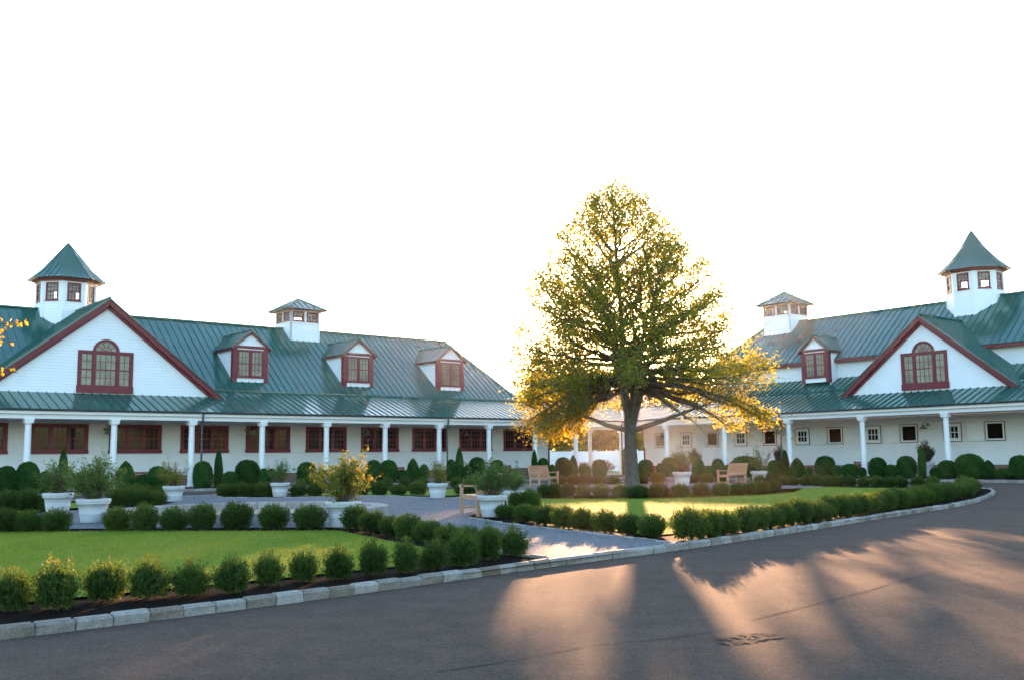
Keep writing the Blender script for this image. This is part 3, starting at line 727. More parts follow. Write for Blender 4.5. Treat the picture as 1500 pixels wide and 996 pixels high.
for c in SHUT:                                                                          # closed six-pane windows
    f = MB(); sq_ring(f, c, 1.97, 3.03, .52, .04, -.02, .04); f.cur = 1; sq_ring(f, c, 2.01, 2.99, .48, .17, -.02, .035)
    o = P(0, -3.4, 0)
    for k in (-1, 1): f.obox(o, Y, Z, X, c+k*.105-.02, c+k*.105+.02, 2.18, 2.82, 0, .02)
    f.obox(o, Y, Z, X, c-.31, c+.31, 2.48, 2.52, 0.001, .021)
    win = RW.part(f, 'stall_window', [M['red'], M['white']])
    g = MB(); g.obox(o, Y, Z, X, c-.31, c+.31, 2.18, 2.82, -.02, -.001+.004); RW.part(g, 'pane', M['glass_dark'], win)
for a in (1.2, 10.95, 20.8, 30.5): barn_lamp(RW, a, 2.85)
downspout(RW, 13.4)

# ------------------------------------------------------------------ breezeway between the wings
class BWing(Wing): pass
BW = Wing('breezeway', 'low open covered walkway joining the two white wings, green roof on white posts', 'L', (0, 0)); tag(BW.root, cat='walkway')
P = BW.P
mb = MB()
panel(mb, [P(4.5, .42, 3.86), P(.42, .42, 3.86), P(-2.5, -2.5, 4.93), P(4.5, -2.5, 4.93)], .42)
panel(mb, [P(.42, 4.5, 3.86), P(.42, .42, 3.86), P(-2.5, -2.5, 4.93), P(-2.5, 4.5, 4.93)], .42)
panel(mb, [P(4.0, -5.5, 3.83), P(-5.5, -5.5, 3.83), P(-2.5, -2.5, 4.93), P(4.0, -2.5, 4.93)], .42)
panel(mb, [P(-5.5, -1.1, 3.83), P(-5.5, -5.5, 3.83), P(-2.5, -2.5, 4.93), P(-2.5, -1.1, 4.93)], .42)
mb.beam(P(4.5, -2.5, 4.96), P(-2.5, -2.5, 4.96), .16, .07); mb.beam(P(-2.5, 4.5, 4.96), P(-2.5, -2.5, 4.96), .16, .07)
BW.part(mb, 'roof', M['roof'])
mb = MB(); mb.box(-5.3, 4.0, -5.3, -5.0, 3.45, 3.78); mb.box(-5.3, -5.0, -4.99, -1.15, 3.45, 3.78); BW.part(mb, 'back_beam', M['white'])
mb = MB(); mb.box(-4.99, 4.0, -4.99, -.17, 3.55, 3.6); BW.part(mb, 'ceiling', M['white'])
for a, b in ((0, 0), (-1.75, -5.15), (2.6, -5.15), (-5.15, -5.15)): column(BW, a, b)
mb = MB(); mb.tube([P(.37, .3, 3.8), P(.36, .25, 3.6), P(.24, .12, 3.3), P(.22, .1, 3.1), P(.22, .1, .2)], .055, 8); BW.part(mb, 'downspout', M['gutter'])

# ------------------------------------------------------------------ trees
def limb_path(p0, p1, lift, n=7, wob=.12):
    p0, p1 = Vector(p0), Vector(p1); L = (p1-p0).length; out = []
    for k in range(n+1):
        t = k/n; p = p0.lerp(p1, t)+Vector((0, 0, 4*lift*t*(1-t)*.5))
        if 0 < k < n: p += Vector((random.gauss(0, wob), random.gauss(0, wob), random.gauss(0, wob)))*L*.09
        out.append(p)
    return out
def prof(z, pts):
    return float(np.interp(z, [p[0] for p in pts], [p[1] for p in pts]))
def big_tree():
    T = at_depth(925, 41.7); T.z = .08
    root = empty('linden_tree', T); tag(root, 'large backlit shade tree with yellowing leaves standing alone in the garden', 'tree')
    right = [(2.0, 4.6), (2.6, 5.5), (3.4, 6.1), (4.6, 6.2), (5.7, 5.5), (7.4, 4.7), (9.15, 3.9), (10.9, 2.8), (12.2, 1.6), (13.1, .5)]
    left = [(2.0, 3.7), (2.6, 4.3), (3.4, 4.7), (4.5, 4.9), (5.7, 4.9), (7.4, 4.6), (9.15, 3.7), (10.9, 2.6), (12.2, 1.5), (13.1, .5)]
    lean = lambda z: Vector((-.42*max(0, (z-3))/9.5, 0, 0))
    mb = MB()
    lead = [Vector((0, 0, -.1)), Vector((0, 0, .12)), Vector((.0, 0, .6)), Vector((-.02, .02, 1.6)), Vector((-.03, 0, 2.5)), Vector((-.08, 0, 3.0))]
    rad = [.46, .34, .29, .25, .235, .17]
    z = 3.7
    while z < 12.9:
        lead.append(Vector((-.12+random.gauss(0, .05), random.gauss(0, .05), z))+lean(z)); rad.append(.145*(1-(z-3)/10.4)+.012); z += .9
    mb.tube(lead, rad, 14)
    LEAD = [lead]
    for dx, dy, zf, hh in ((1.0, .3, 2.5, 6.6), (-.75, -.5, 2.7, 6.4), (.35, 1.0, 2.9, 6.2), (.5, -.9, 2.8, 6.8), (-.5, .8, 3.3, 5.6)):
        p = [Vector((0, 0, zf-.25)), Vector((dx*.32, dy*.32, zf+.75)), Vector((dx*.75, dy*.75, zf+2.1)), Vector((dx*1.05, dy*1.05, zf+3.7)), Vector((dx*1.3-.15, dy*1.3, zf+hh*.78)), Vector((dx*1.45-.3, dy*1.4, zf+hh))]
        p = [q+Vector((random.gauss(0, .05), random.gauss(0, .05), 0)) if k > 1 else q for k, q in enumerate(p)]
        mb.tube(p, [.125, .105, .085, .062, .04, .014], 8); LEAD.append(p)
    for e in ((4.2, .6, 3.9), (-3.6, -.7, 3.7), (.8, 3.6, 3.8)):
        pts = limb_path((0, 0, 2.35), e, -.25, 7, .07); mb.tube(pts, [.13, .11, .095, .08, .065, .05, .035, .015], 8)
    def on_lead(L, z):
        for a_, b_ in zip(L[:-1], L[1:]):
            if a_.z <= z <= b_.z: return a_.lerp(b_, (z-a_.z)/(b_.z-a_.z))
        return None
    C, T_ = [], []
    nprim = 120
    for i in range(-18, nprim):
        f = max(0, (i+.5)/nprim); az = i*2.39996+random.uniform(-.35, .35); low = f < .09
        if i < 0: az = (pi if i % 8 < 6 else 0)+random.uniform(-.6, .6)
        c = cos(az)
        zt = random.uniform(2.2, 3.1) if i < 0 else 2.3+2.3*(f/.09)+random.uniform(-.3, .3) if low else 4.1+8.9*((f-.09)/.91)**1.15
        R = prof(zt, right) if c > 0 else prof(zt, left)
        Rd = prof(zt, [(2, 4.2), (3.5, 5.2), (5.7, 4.8), (7.4, 4.1), (9.15, 3.2), (10.9, 2.2), (12, 1.2), (12.6, .5)])
        R = (R*abs(c)+Rd*(1-abs(c)))*(random.uniform(.86, 1.07) if random.random() < .72 else random.uniform(.5, .85))
        z0 = random.uniform(4.0, 5.0) if low else max(.5*zt+random.uniform(1.9, 2.6), zt-R*random.uniform(.65, 1.25)-.2)
        L = LEAD[0] if low or random.random() < .45 else random.choice(LEAD[1:])
        p0 = on_lead(L, z0) or on_lead(LEAD[0], z0) or LEAD[0][-1].copy()
        p1 = Vector((R*c, R*sin(az), zt))+lean(zt)*.5
        n = 8; pts = limb_path(p0, p1, .12*R if low else -.06*R, n)
        r0 = min(.085, .022+.014*(p1-p0).length)*(1.25 if low else .8)
        mb.tube(pts, [r0*(1-k/n)**.8+.007 for k in range(n+1)], 6, False)
        ns = int(5+R*4.4); thick = random.choice((.45, .8, 1, 1, 1.25))
        for j in range(ns):
            t = random.uniform(.25, 1.0)**.8; k = min(n-1, int(t*n)); b = pts[k].lerp(pts[k+1], t*n-k)
            d = (pts[k+1]-pts[k]).normalized(); sdv = Vector((random.gauss(0, 1), random.gauss(0, 1), random.gauss(.1, .6))).normalized()
            L2 = random.uniform(.35, 1.15)*(.45+.26*R/4); e = b+(d*.55+sdv*.8)*L2
            if low and e.x < -1.9: e.z -= random.uniform(.1, .75)
            rho = sqrt(e.x*e.x+.15*e.y*e.y)
            und = np.interp(rho, [0, 1.55, 1.95, 2.4], [4.6, 4.2, 2.8, 1.9]) if e.x < 0 else np.interp(rho, [0, 2.6, 3.6, 4.4], [4.7, 4.3, 3.3, 1.9])
            if rho < 1.1 and random.random() < .45: continue
            if e.z < und and random.random() < .95: continue
            if e.z < 1.95: e.z = 1.95+random.uniform(0, .35)
            mb.tube([b, b.lerp(e, .55)+Vector((0, 0, .04)), e], [.013, .009, .003], 3, False)
            yel = max(0, 1-(e.z-1.8)/3.0)
            dens = int(random.choice((8, 16, 24, 34, 46))*thick*(1.15 if low else .55))
            for q in range(dens):
                s = random.uniform(.2, 1.08); pt = b.lerp(e, s)+Vector((random.gauss(0, .19), random.gauss(0, .19), random.gauss(-.02, .15)))
                C.append(pt); T_.append(min(1, max(0, random.gauss(.30+.33*yel+(.12 if c < -.2 else 0), .2))))
    # leafy shoots filling the crown evenly, each on a twig rising towards it, with irregular gaps
    k = 0
    while k < 1480:
        z = random.uniform(3.9, 13.0); az = random.uniform(0, 2*pi); c = cos(az)
        R = prof(z, right) if c > 0 else prof(z, left)
        Rd = prof(z, [(2, 4.2), (3.5, 5.2), (5.7, 4.9), (7.4, 4.4), (9.15, 3.5), (10.9, 2.5), (12.2, 1.5), (13.1, .5)])
        R = R*abs(c)+Rd*(1-abs(c))
        if random.random() > R/5.6: continue
        r = R*(random.uniform(.18, 1.0)**.55)*random.uniform(.97, 1.03)
        e = Vector((r*c, r*sin(az), z))+lean(z)
        if noise.noise(e*.62+Vector((3, 9, 1)))+.55*noise.noise(e*1.5) < -.19: continue
        rho = sqrt(e.x*e.x+.15*e.y*e.y)
        if e.z < (4.5 if rho < 2.4 else 3.6) and random.random() < .9: continue
        k += 1
        b = Vector((e.x*.80, e.y*.80, max(3.2, e.z-.25-.20*r)))
        mb.tube([b, b.lerp(e, .6)+Vector((random.gauss(0, .05), random.gauss(0, .05), -.03)), e], [.016, .010, .003], 3, False)
        yel = max(0, 1-(e.z-1.8)/3.0); tt = random.gauss(.36+.3*yel, .14); sg = random.uniform(.17, .29)
        for q in range(random.choice((18, 28, 40, 52))):
            C.append(e+Vector((random.gauss(0, sg), random.gauss(0, sg), random.gauss(-.03, sg*.75)))); T_.append(min(1, max(0, tt+random.gauss(0, .14))))
    mb.build('trunk', M['bark'], root, smooth=True)
    C = np.array([tuple(p) for p in C]); N = len(C)
    ax = rdir(N)*np.array([1, 1, .7])+np.array([0, 0, -.35]); nr = rdir(N)+np.array([0, 0, .9])
    leaves('crown', C, ax, nr, RNG.uniform(.085, .14, N), RNG.uniform(.07, .105, N), M['leaf_linden'], root, np.array(T_), .15)
    print('linden leaves', N)
big_tree()
def far_tree_mesh(name, h, r, mat, n=9000, seed=0, leaf=.3, squat=1.0):
    """trunk with limbs, crown of leaf clumps; returns root placed by the caller"""
    random.seed(seed); root = empty(name, (0, 0, 0)); mb = MB()
    mb.tube([(0, 0, -.1), (.05, 0, h*.2), (0, .1, h*.45), (.1, 0, h*.8)], [.035*h, .026*h, .018*h, .005*h], 8)
    C, T_ = [], []
    nl = 46
    for i in range(nl):
        f = (i+.5)/nl; z0 = h*(.16+.62*f); az = i*2.4; env = sin(pi*min(1, .28+.72*f))**.7
        R = r*env*random.uniform(.6, 1.0); p1 = Vector((R*cos(az), R*sin(az), z0+h*random.uniform(.04, .2)))
        pts = limb_path((0, 0, z0), p1, -.2, 4); mb.tube(pts, [.010*h, .008*h, .006*h, .004*h, .002*h], 5, False)
        for j in range(7):
            c = pts[random.randint(1, 4)]+Vector((random.gauss(0, r*.16), random.gauss(0, r*.16), random.gauss(0, h*.045)))
            tt = random.gauss(.45, .2)
            for q in range(n//(nl*7)):
                C.append(tuple(c+Vector((random.gauss(0, r*.095), random.gauss(0, r*.095), random.gauss(0, h*.03))))); T_.append(min(1, max(0, tt+random.gauss(0, .12))))
    mb.build('trunk', M['bark'], root)
    C = np.array(C); N = len(C); leaves('crown', C, rdir(N), rdir(N)+np.array([0, 0, .5]), RNG.uniform(.7, 1.3, N)*leaf, RNG.uniform(.5, .9, N)*leaf, mat, root, np.array(T_))
    return root
# far trees seen beyond the breezeway and over the end of the left wing
protos = [far_tree_mesh('broadleaf_tree', 8, 4.0, M['leaf_far'], 8000, 3, .32), far_tree_mesh('broadleaf_tree', 8, 4.2, M['leaf_fardark'], 8000, 5, .32), far_tree_mesh('broadleaf_tree', 8, 4.3, M['leaf_autumn'], 8000, 9, .32)]
FAR = [(806, 100, 1.05, 1.32, 2, 'orange-lit autumn tree rising behind the hipped end of the left wing'),
       (838, 120, 1.15, 1.3, 0, 'olive tree seen through the breezeway just right of the left wing end'),
       (872, 128, 1.1, 1.3, 0, 'olive-yellow tree seen through the middle of the breezeway'),
       (903, 122, 1.05, 1.15, 2, 'orange tree seen beside the breezeway corner post'),
       (855, 150, 1.25, 1.2, 1, 'dark green tree farthest back behind the breezeway'),
       (945, 135, 1.05, 1.38, 0, 'olive tree seen behind the shade tree trunk'),
       (922, 146, 1.05, 1.42, 1, 'dark tree just left of the shade tree trunk, over the walkway roof'),
       (970, 142, 1.1, 1.36, 2, 'orange tree over the start of the right wing porch roof'),
       (1022, 140, 1.2, 1.35, 0, 'olive tree half hidden behind the right wing hipped end'),
       (990, 150, 1.2, 1.4, 1, 'dark tree behind the near end of the right wing roof'),
       (766, 130, 1.0, 1.3, 1, 'dark tree low behind the left wing hip')]
used = set()
for px, Yd, sc_, zs, k, lab in FAR:
    o = protos[k] if k not in used else copy_tree(protos[k]); used.add(k)
    p = at_depth(px, Yd); o.location = (p.x, p.y, 0); o.scale = (sc_*1.15, sc_*1.15, sc_*zs); o.rotation_euler = (0, 0, px*.37); tag(o, lab, 'tree', 'trees beyond the buildings')
# autumn tree just outside the left edge of the frame, one branch reaching in
random.seed(21)
def side_tree():
    T = Vector((-11.6, 14.5, .11)); root = empty('maple_tree', T); tag(root, 'autumn tree at the left edge, sprays of yellow and orange leaves reaching in', 'tree')
    mb = MB(); mb.tube([(0, 0, -.1), (.05, 0, 1.2), (0, 0, 2.6), (-.1, 0, 4.6), (-.2, .1, 6)], [.2, .15, .12, .08, .03], 9)
    C, T_ = [], []
    tips = [(at_depth(28, 14.3), 468, 'y'), (at_depth(2, 14.6), 483, 'y'), (at_depth(12, 14.2), 498, 'y'), (at_depth(14, 14.4), 537, 'g'), (at_depth(-14, 14.9), 470, 'y'), (at_depth(-20, 14.0), 540, 'g')]
    for p, py, kd in tips:
        z = EYE+(678-py)/F*p.y; e = Vector((p.x, p.y, z))-T; s = Vector((0, 0, e.z-.75)); pts = limb_path(s, e, .15, 6, .05)
        mb.tube(pts, [.035, .028, .022, .016, .012, .008, .004], 6, False)
        for j in range(46):
            t = random.uniform(.78, 1.0) if j < 30 else random.uniform(.4, .9); k = min(5, int(t*6)); b = pts[k].lerp(pts[k+1], t*6-k)
            C.append(tuple(b+Vector((random.gauss(0, .055), random.gauss(0, .07), random.gauss(0, .04))))); T_.append(random.uniform(.3, 1) if kd == 'y' else random.uniform(0, .4))
    for i in range(26):
        az = random.uniform(pi*.5, pi*1.6); z0 = 2.2+i*.15; R = random.uniform(.8, 1.9); e = Vector((R*cos(az), R*sin(az), z0+random.uniform(.2, .9)))
        pts = limb_path((0, 0, z0), e, .1, 5); mb.tube(pts, [.03, .025, .02, .015, .01, .005], 5, False)
        for j in range(60):
            b = pts[random.randint(2, 5)]; C.append(tuple(b+Vector((random.gauss(0, .22), random.gauss(0, .22), random.gauss(0, .18))))); T_.append(random.random())
    mb.build('trunk', M['bark'], root, smooth=True); C = np.array(C); N = len(C)
    leaves('crown', C, rdir(N)+np.array([0, 0, -.3]), rdir(N)+np.array([0, 0, .7]), RNG.uniform(.06, .09, N), RNG.uniform(.05, .075, N), M['leaf_autumn'], root, np.array(T_))
side_tree()
# ------------------------------------------------------------------ far white fence and lavender
fc0, fc1 = at_depth(806, 92), at_depth(975, 98)
fe = empty('white_fence', (fc0.x, fc0.y, 0)); tag(fe, 'solid white board fence seen far off through the breezeway', 'fence')
d = (fc1-fc0); L = d.length; d.normalize(); nn = Vector((-d.y, d.x, 0)); V0 = Vector((0, 0, 0))
k = 0; x = 0
while x < L:
    m = MB(); m.obox(V0+d*x, d, nn, Z, 0, .14, -.07, .07, 0, 2.0); m.obox(V0+d*x, d, nn, Z, -.03, .17, -.1, .1, 2.0, 2.06); m.build('post', M['white'], fe)
    m = MB(); m.obox(V0+d*x, d, nn, Z, .14, 2.4, -.02, .02, .1, 1.82); m.obox(V0+d*x, d, nn, Z, .14, 2.4, -.05, .05, 1.82, 1.94); m.obox(V0+d*x, d, nn, Z, .14, 2.4, -.05, .05, .06, .18); m.build('panel', M['white'], fe)
    x += 2.4
random.seed(31)
def loose_bush(name, r, h, mat, n, leaf):
    root = empty(name, (0, 0, 0)); mb = MB(); C, A_ = [], []
    for i in range(40):
        az, el = random.uniform(0, 2*pi), random.uniform(.5, 1.5); e = Vector((r*cos(el)*cos(az)*1.2, r*cos(el)*sin(az)*1.2, h*sin(el)))
        mb.tube([(0, 0, 0), e*.5+Vector((0, 0, .05)), e], [.012, .008, .003], 4, False)
        for j in range(n//40):
            t = random.uniform(.35, 1.02); C.append(tuple(e*t+Vector((random.gauss(0, .05), random.gauss(0, .05), random.gauss(0, .05))))); A_.append(tuple(e.normalized()))
    mb.build('stems', M['stem'], root); C = np.array(C); N = len(C)
    leaves('foliage', C, np.array(A_)+rdir(N)*.6, rdir(N), leaf, leaf*.4, mat, root)
    return root
lv = loose_bush('lavender_bush', .9, .9, M['leaf_lav'], 1600, .12)
for k, (px, s, lab) in enumerate(((854, 1.0, 'purple-grey bush between the two breezeway posts'), (882, 1.15, 'purple-grey bush right of the pinkish back post'))):
    o = lv if k == 0 else copy_tree(lv); p = at_depth(px, 80.5); o.location = (p.x, p.y, 0); o.scale = (s, s, s); tag(o, lab, 'bush', 'purple bushes behind the breezeway')

# ------------------------------------------------------------------ boxwood shrubs
def boxwood(seed, sprigs=0, loose=1.0):
    """one shrub, unit-ish: radius .5, height 1"""
    rg = np.random.default_rng(seed); n = 420; n = int(n*(.72 if loose > 1 else 1)); C, A_, T_ = [], [], []
    mb = MB()
    az = rg.uniform(0, 2*pi, n); u = rg.uniform(-.95, 1, n); r = np.sqrt(np.clip(1-u*u, 0, 1))
    bump = 1+.13*np.sin(az*3+seed)+.09*np.sin(az*5+u*6+seed*2)
    rr_ = np.where(u < 0, np.maximum(r, .74), r)
    ends = np.c_[.45*rr_*np.cos(az)*bump, .45*rr_*np.sin(az)*bump, .47+.45*u*(1+.10*rg.normal(size=n))]
    if loose > 1: ends = ends*np.c_[rg.uniform(.72, 1.2, n), rg.uniform(.72, 1.2, n), rg.uniform(.8, 1.16, n)]
    for e in ends:
        b = np.array([e[0]*.35, e[1]*.35, max(.02, e[2]*.45-.05)])
        k = 15; t = rg.uniform(.45, 1.12, k)**.8
        c = b+(e-b)*t[:, None]+rg.normal(0, .022, (k, 3)); C.append(c)
        d = (e-b)/np.linalg.norm(e-b)*.7+np.array([0, 0, .75]); A_.append(np.tile(d, (k, 1))+rg.normal(0, .55, (k, 3)))
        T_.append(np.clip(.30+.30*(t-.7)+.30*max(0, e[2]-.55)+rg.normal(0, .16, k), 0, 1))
    for s in range(sprigs):
        a, rr = rg.uniform(0, 2*pi), rg.uniform(0, .25); b = np.array([rr*cos(a), rr*sin(a), .8]); e = b+np.array([rg.normal(0, .05), rg.normal(0, .05), rg.uniform(.2, .42)])
        k = 22; t = rg.uniform(0, 1, k); C.append(b+(e-b)*t[:, None]+rg.normal(0, .012, (k, 3))); A_.append(np.tile([0, 0, 1.0], (k, 1))+rg.normal(0, .6, (k, 3))); T_.append(np.clip(rg.normal(.9, .1, k), 0, 1))
    for i in range(14):
        a = rg.uniform(0, 2*pi); mb.tube([(.04*cos(a), .04*sin(a), -.03), (.12*cos(a), .12*sin(a), .25), (.25*cos(a), .25*sin(a), .6)], [.014, .011, .005], 4, False)
    C, A_, T_ = np.concatenate(C), np.concatenate(A_), np.concatenate(T_); C[:, 2] = np.maximum(C[:, 2], .01); N = len(C)
    root = empty('boxwood_shrub', (0, 0, 0))
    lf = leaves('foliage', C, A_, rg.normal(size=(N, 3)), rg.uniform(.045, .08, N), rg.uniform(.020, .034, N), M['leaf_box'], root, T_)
    # dense inner twig mass so that one does not look straight through
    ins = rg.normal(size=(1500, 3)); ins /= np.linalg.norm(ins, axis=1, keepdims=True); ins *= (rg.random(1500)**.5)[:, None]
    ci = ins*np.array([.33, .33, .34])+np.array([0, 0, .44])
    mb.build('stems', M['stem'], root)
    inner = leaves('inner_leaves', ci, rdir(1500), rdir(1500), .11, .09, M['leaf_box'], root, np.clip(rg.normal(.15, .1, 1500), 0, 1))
    # join the inner leaves into the foliage mesh
    bm = bmesh.new(); bm.from_mesh(lf.data); bm.from_mesh(inner.data); bm.to_mesh(lf.data); bm.free()
    bpy.data.objects.remove(inner); return root
BOX = [boxwood(100+k) for k in range(6)]; BOXS = [boxwood(200+k, (3, 5, 1, 2, 7)[k], 1.4) for k in range(5)]
boxused = set(); random.seed(77)
def put_box(p, w_, h_, label, group, sprig=False, i=None):
    pool = BOXS if sprig else BOX; pr = pool[(i if i is not None else random.randint(0, 99)) % len(pool)]
    if pr.name in boxused: o = copy_tree(pr)
    else: o = pr; boxused.add(pr.name)
    o.location = (p.x, p.y, .07); o.rotation_euler = (0, 0, random.uniform(0, 6.28)); o.scale = (w_*random.uniform(.90, 1.10), w_*random.uniform(.90, 1.10), h_*random.uniform(.90, 1.08))
    tag(o, label, 'shrub', group); return o
def hz(px): return 671-.0125*(px-750)          # horizon row at a column
def row(items, name, group, fix_y=None, z=.10, sprigs=()):
    """items: (px, top, bottom, width px) read off the photo, turned into real places and sizes"""
    items = sorted(items)
    for i, (px, tp, bt, wp) in enumerate(items):
        p = at(px, bt, z)
        if fix_y: p = at_depth(px, fix_y)
        m = F/p.y; hgt = (bt-tp)/m if not fix_y else (EYE-z)-(tp-hz(px))/m
        put_box(p+Vector((0, wp/m*.45, 0)), wp/m, max(.25, hgt*.93), f'{ordw(i+1)} boxwood from the left in the {name}', group, bool(sprigs), i)
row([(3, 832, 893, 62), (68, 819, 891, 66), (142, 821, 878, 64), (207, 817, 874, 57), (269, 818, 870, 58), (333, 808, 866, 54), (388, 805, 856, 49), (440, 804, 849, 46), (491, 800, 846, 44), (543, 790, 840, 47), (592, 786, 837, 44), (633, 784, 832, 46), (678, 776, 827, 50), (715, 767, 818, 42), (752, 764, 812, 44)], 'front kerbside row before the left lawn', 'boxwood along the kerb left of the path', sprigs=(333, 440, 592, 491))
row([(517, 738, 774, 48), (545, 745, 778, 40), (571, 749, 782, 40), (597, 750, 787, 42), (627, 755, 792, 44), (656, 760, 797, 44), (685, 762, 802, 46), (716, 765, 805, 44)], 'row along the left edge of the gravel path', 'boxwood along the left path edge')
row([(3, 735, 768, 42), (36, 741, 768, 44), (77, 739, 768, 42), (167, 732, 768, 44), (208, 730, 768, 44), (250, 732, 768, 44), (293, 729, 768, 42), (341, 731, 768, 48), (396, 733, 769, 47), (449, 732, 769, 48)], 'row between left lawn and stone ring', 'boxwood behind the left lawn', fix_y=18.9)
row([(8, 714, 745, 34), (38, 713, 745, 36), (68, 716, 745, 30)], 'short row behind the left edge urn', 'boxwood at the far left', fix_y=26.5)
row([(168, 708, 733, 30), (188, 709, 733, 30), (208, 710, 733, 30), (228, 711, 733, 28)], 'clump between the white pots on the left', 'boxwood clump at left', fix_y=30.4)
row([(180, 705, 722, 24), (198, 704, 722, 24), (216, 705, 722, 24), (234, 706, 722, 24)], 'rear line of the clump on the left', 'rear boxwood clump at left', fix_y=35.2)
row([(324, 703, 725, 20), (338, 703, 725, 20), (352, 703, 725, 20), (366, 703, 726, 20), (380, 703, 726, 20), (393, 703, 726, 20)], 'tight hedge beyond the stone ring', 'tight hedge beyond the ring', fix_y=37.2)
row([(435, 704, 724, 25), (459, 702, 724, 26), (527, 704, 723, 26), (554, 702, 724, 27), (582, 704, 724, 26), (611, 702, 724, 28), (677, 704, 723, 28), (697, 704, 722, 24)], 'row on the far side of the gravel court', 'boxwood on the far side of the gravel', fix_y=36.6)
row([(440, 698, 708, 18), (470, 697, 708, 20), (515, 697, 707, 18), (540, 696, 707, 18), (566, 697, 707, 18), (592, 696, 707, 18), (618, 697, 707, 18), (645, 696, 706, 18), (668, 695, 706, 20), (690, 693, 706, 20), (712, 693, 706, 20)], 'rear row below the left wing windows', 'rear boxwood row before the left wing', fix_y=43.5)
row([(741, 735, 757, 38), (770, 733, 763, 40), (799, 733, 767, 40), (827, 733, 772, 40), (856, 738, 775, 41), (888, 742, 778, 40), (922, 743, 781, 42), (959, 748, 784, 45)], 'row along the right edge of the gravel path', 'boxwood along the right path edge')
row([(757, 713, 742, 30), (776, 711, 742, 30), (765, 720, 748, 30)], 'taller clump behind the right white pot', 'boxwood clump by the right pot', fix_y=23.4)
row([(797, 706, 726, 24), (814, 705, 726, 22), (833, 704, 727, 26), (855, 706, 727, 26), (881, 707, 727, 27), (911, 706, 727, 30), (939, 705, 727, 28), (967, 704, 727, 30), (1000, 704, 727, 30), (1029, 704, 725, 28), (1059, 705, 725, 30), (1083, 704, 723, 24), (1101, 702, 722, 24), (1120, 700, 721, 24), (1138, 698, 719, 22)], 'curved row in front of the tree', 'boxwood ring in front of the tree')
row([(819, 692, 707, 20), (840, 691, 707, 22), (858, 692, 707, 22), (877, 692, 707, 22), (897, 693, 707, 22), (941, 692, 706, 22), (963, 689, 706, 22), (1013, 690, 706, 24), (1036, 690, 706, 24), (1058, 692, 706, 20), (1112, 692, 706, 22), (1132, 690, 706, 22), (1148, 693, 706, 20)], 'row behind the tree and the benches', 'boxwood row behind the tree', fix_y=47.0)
for pr in BOX+BOXS:
    if pr.name not in boxused:
        for c in kids(pr): bpy.data.objects.remove(c)
        bpy.data.objects.remove(pr)
BOX = [b for b in BOX if b.name in boxused] if False else BOX
# hedge along the right kerb: even spacing along the kerb line
random.seed(5)
def line_row(pts, step, w_, h_, name, group):
    L = resample(smooth(pts, 10), step); L = sorted(L, key=lambda p: p.x)
    for i, p in enumerate(L):
        put_box(p+Vector((random.gauss(0, .03), random.gauss(0, .03), 0)), w_*random.uniform(.92, 1.1), h_*random.uniform(.92, 1.1), f'{ordw(i+1)} boxwood from the left in the {name}', group)
line_row([(2.75, 15.55), (4.0, 17.2), (5.6, 19.2), (8.0, 22.35), (10.9, 26.2), (13.1, 29.4), (14.7, 32.3), (15.6, 34.4), (16.0, 36.0)], .585, .56, .44, 'long hedge along the right kerb', 'boxwood hedge along the right kerb')
line_row([(15.6, 37.3), (13.6, 39.7), (11.9, 42.0), (10.4, 43.8)], .56, .56, .44, 'hedge on the far side of the right lawn', 'boxwood hedge beyond the right lawn')

# ------------------------------------------------------------------ clipped evergreens before the porches
def topiary(kind, seed):
    rg = np.random.default_rng(seed)
    if kind == 'dome': pr = [(0, .34), (.1, .44), (.3, .49), (.55, .5), (.74, .46), (.88, .36), (.96, .22), (1.0, .0)]
    elif kind == 'ball': pr = [(0, .2), (.08, .32), (.25, .45), (.5, .5), (.75, .44), (.9, .29), (.97, .15), (1, 0)]
    elif kind == 'cone': pr = [(0, .40), (.1, .48), (.3, .49), (.5, .45), (.7, .36), (.85, .24), (.95, .11), (1, 0)]
    else: pr = [(0, .36), (.1, .46), (.3, .5), (.55, .47), (.75, .36), (.88, .22), (.96, .1), (1, 0)]
    N = 7500; z = rg.random(N); keep = rg.random(N) < (np.interp(z, [p[0] for p in pr], [p[1] for p in pr])/.5+.15); z = z[keep]; N = len(z); az = rg.uniform(0, 2*pi, N)
    r = np.interp(z, [p[0] for p in pr], [p[1] for p in pr]); wob = 1+.035*np.sin(az*3+z*5+seed)+.03*np.sin(az*7-z*9); r = r*wob*(1.02-.15*rg.random(N)**1.5)
    C = np.c_[r*np.cos(az), r*np.sin(az), z]; slope = -np.gradient(np.interp(np.linspace(0, 1, 50), [p[0] for p in pr], [p[1] for p in pr]), 1/49)
    nz = np.interp(z, np.linspace(0, 1, 50), slope); nrm = np.c_[np.cos(az), np.sin(az), np.clip(nz, -1, 4)]; nrm /= np.linalg.norm(nrm, axis=1, keepdims=True)
    root = empty({'dome': 'clipped_boxwood', 'ball': 'clipped_boxwood', 'cone': 'clipped_boxwood', 'col': 'columnar_evergreen'}[kind], (0, 0, 0))
    mb = MB(); mb.lathe([(p[1]*.93, p[0]*.975) for p in pr], n=20); core = mb.build('core', M['leaf_topiary'], None, smooth=True, attr=[.2]*len(mb.v))
    A_ = nrm*.5+rdir(N)*.8+np.array([0, 0, .35])
    lf = leaves('foliage', C, A_, nrm+rdir(N)*.6, rg.uniform(.045, .085, N), rg.uniform(.03, .05, N), M['leaf_topiary'], root, np.clip(rg.normal(.42, .2, N)+.18*np.sin(az*4+z*7), 0, 1))
    bm = bmesh.new(); bm.from_mesh(lf.data); bm.from_mesh(core.data); bm.to_mesh(lf.data); bm.free(); bpy.data.objects.remove(core)
    mb = MB(); mb.tube([(0, 0, -.05), (0, 0, .3)], .05, 6); mb.build('stem', M['stem'], root)
    return root
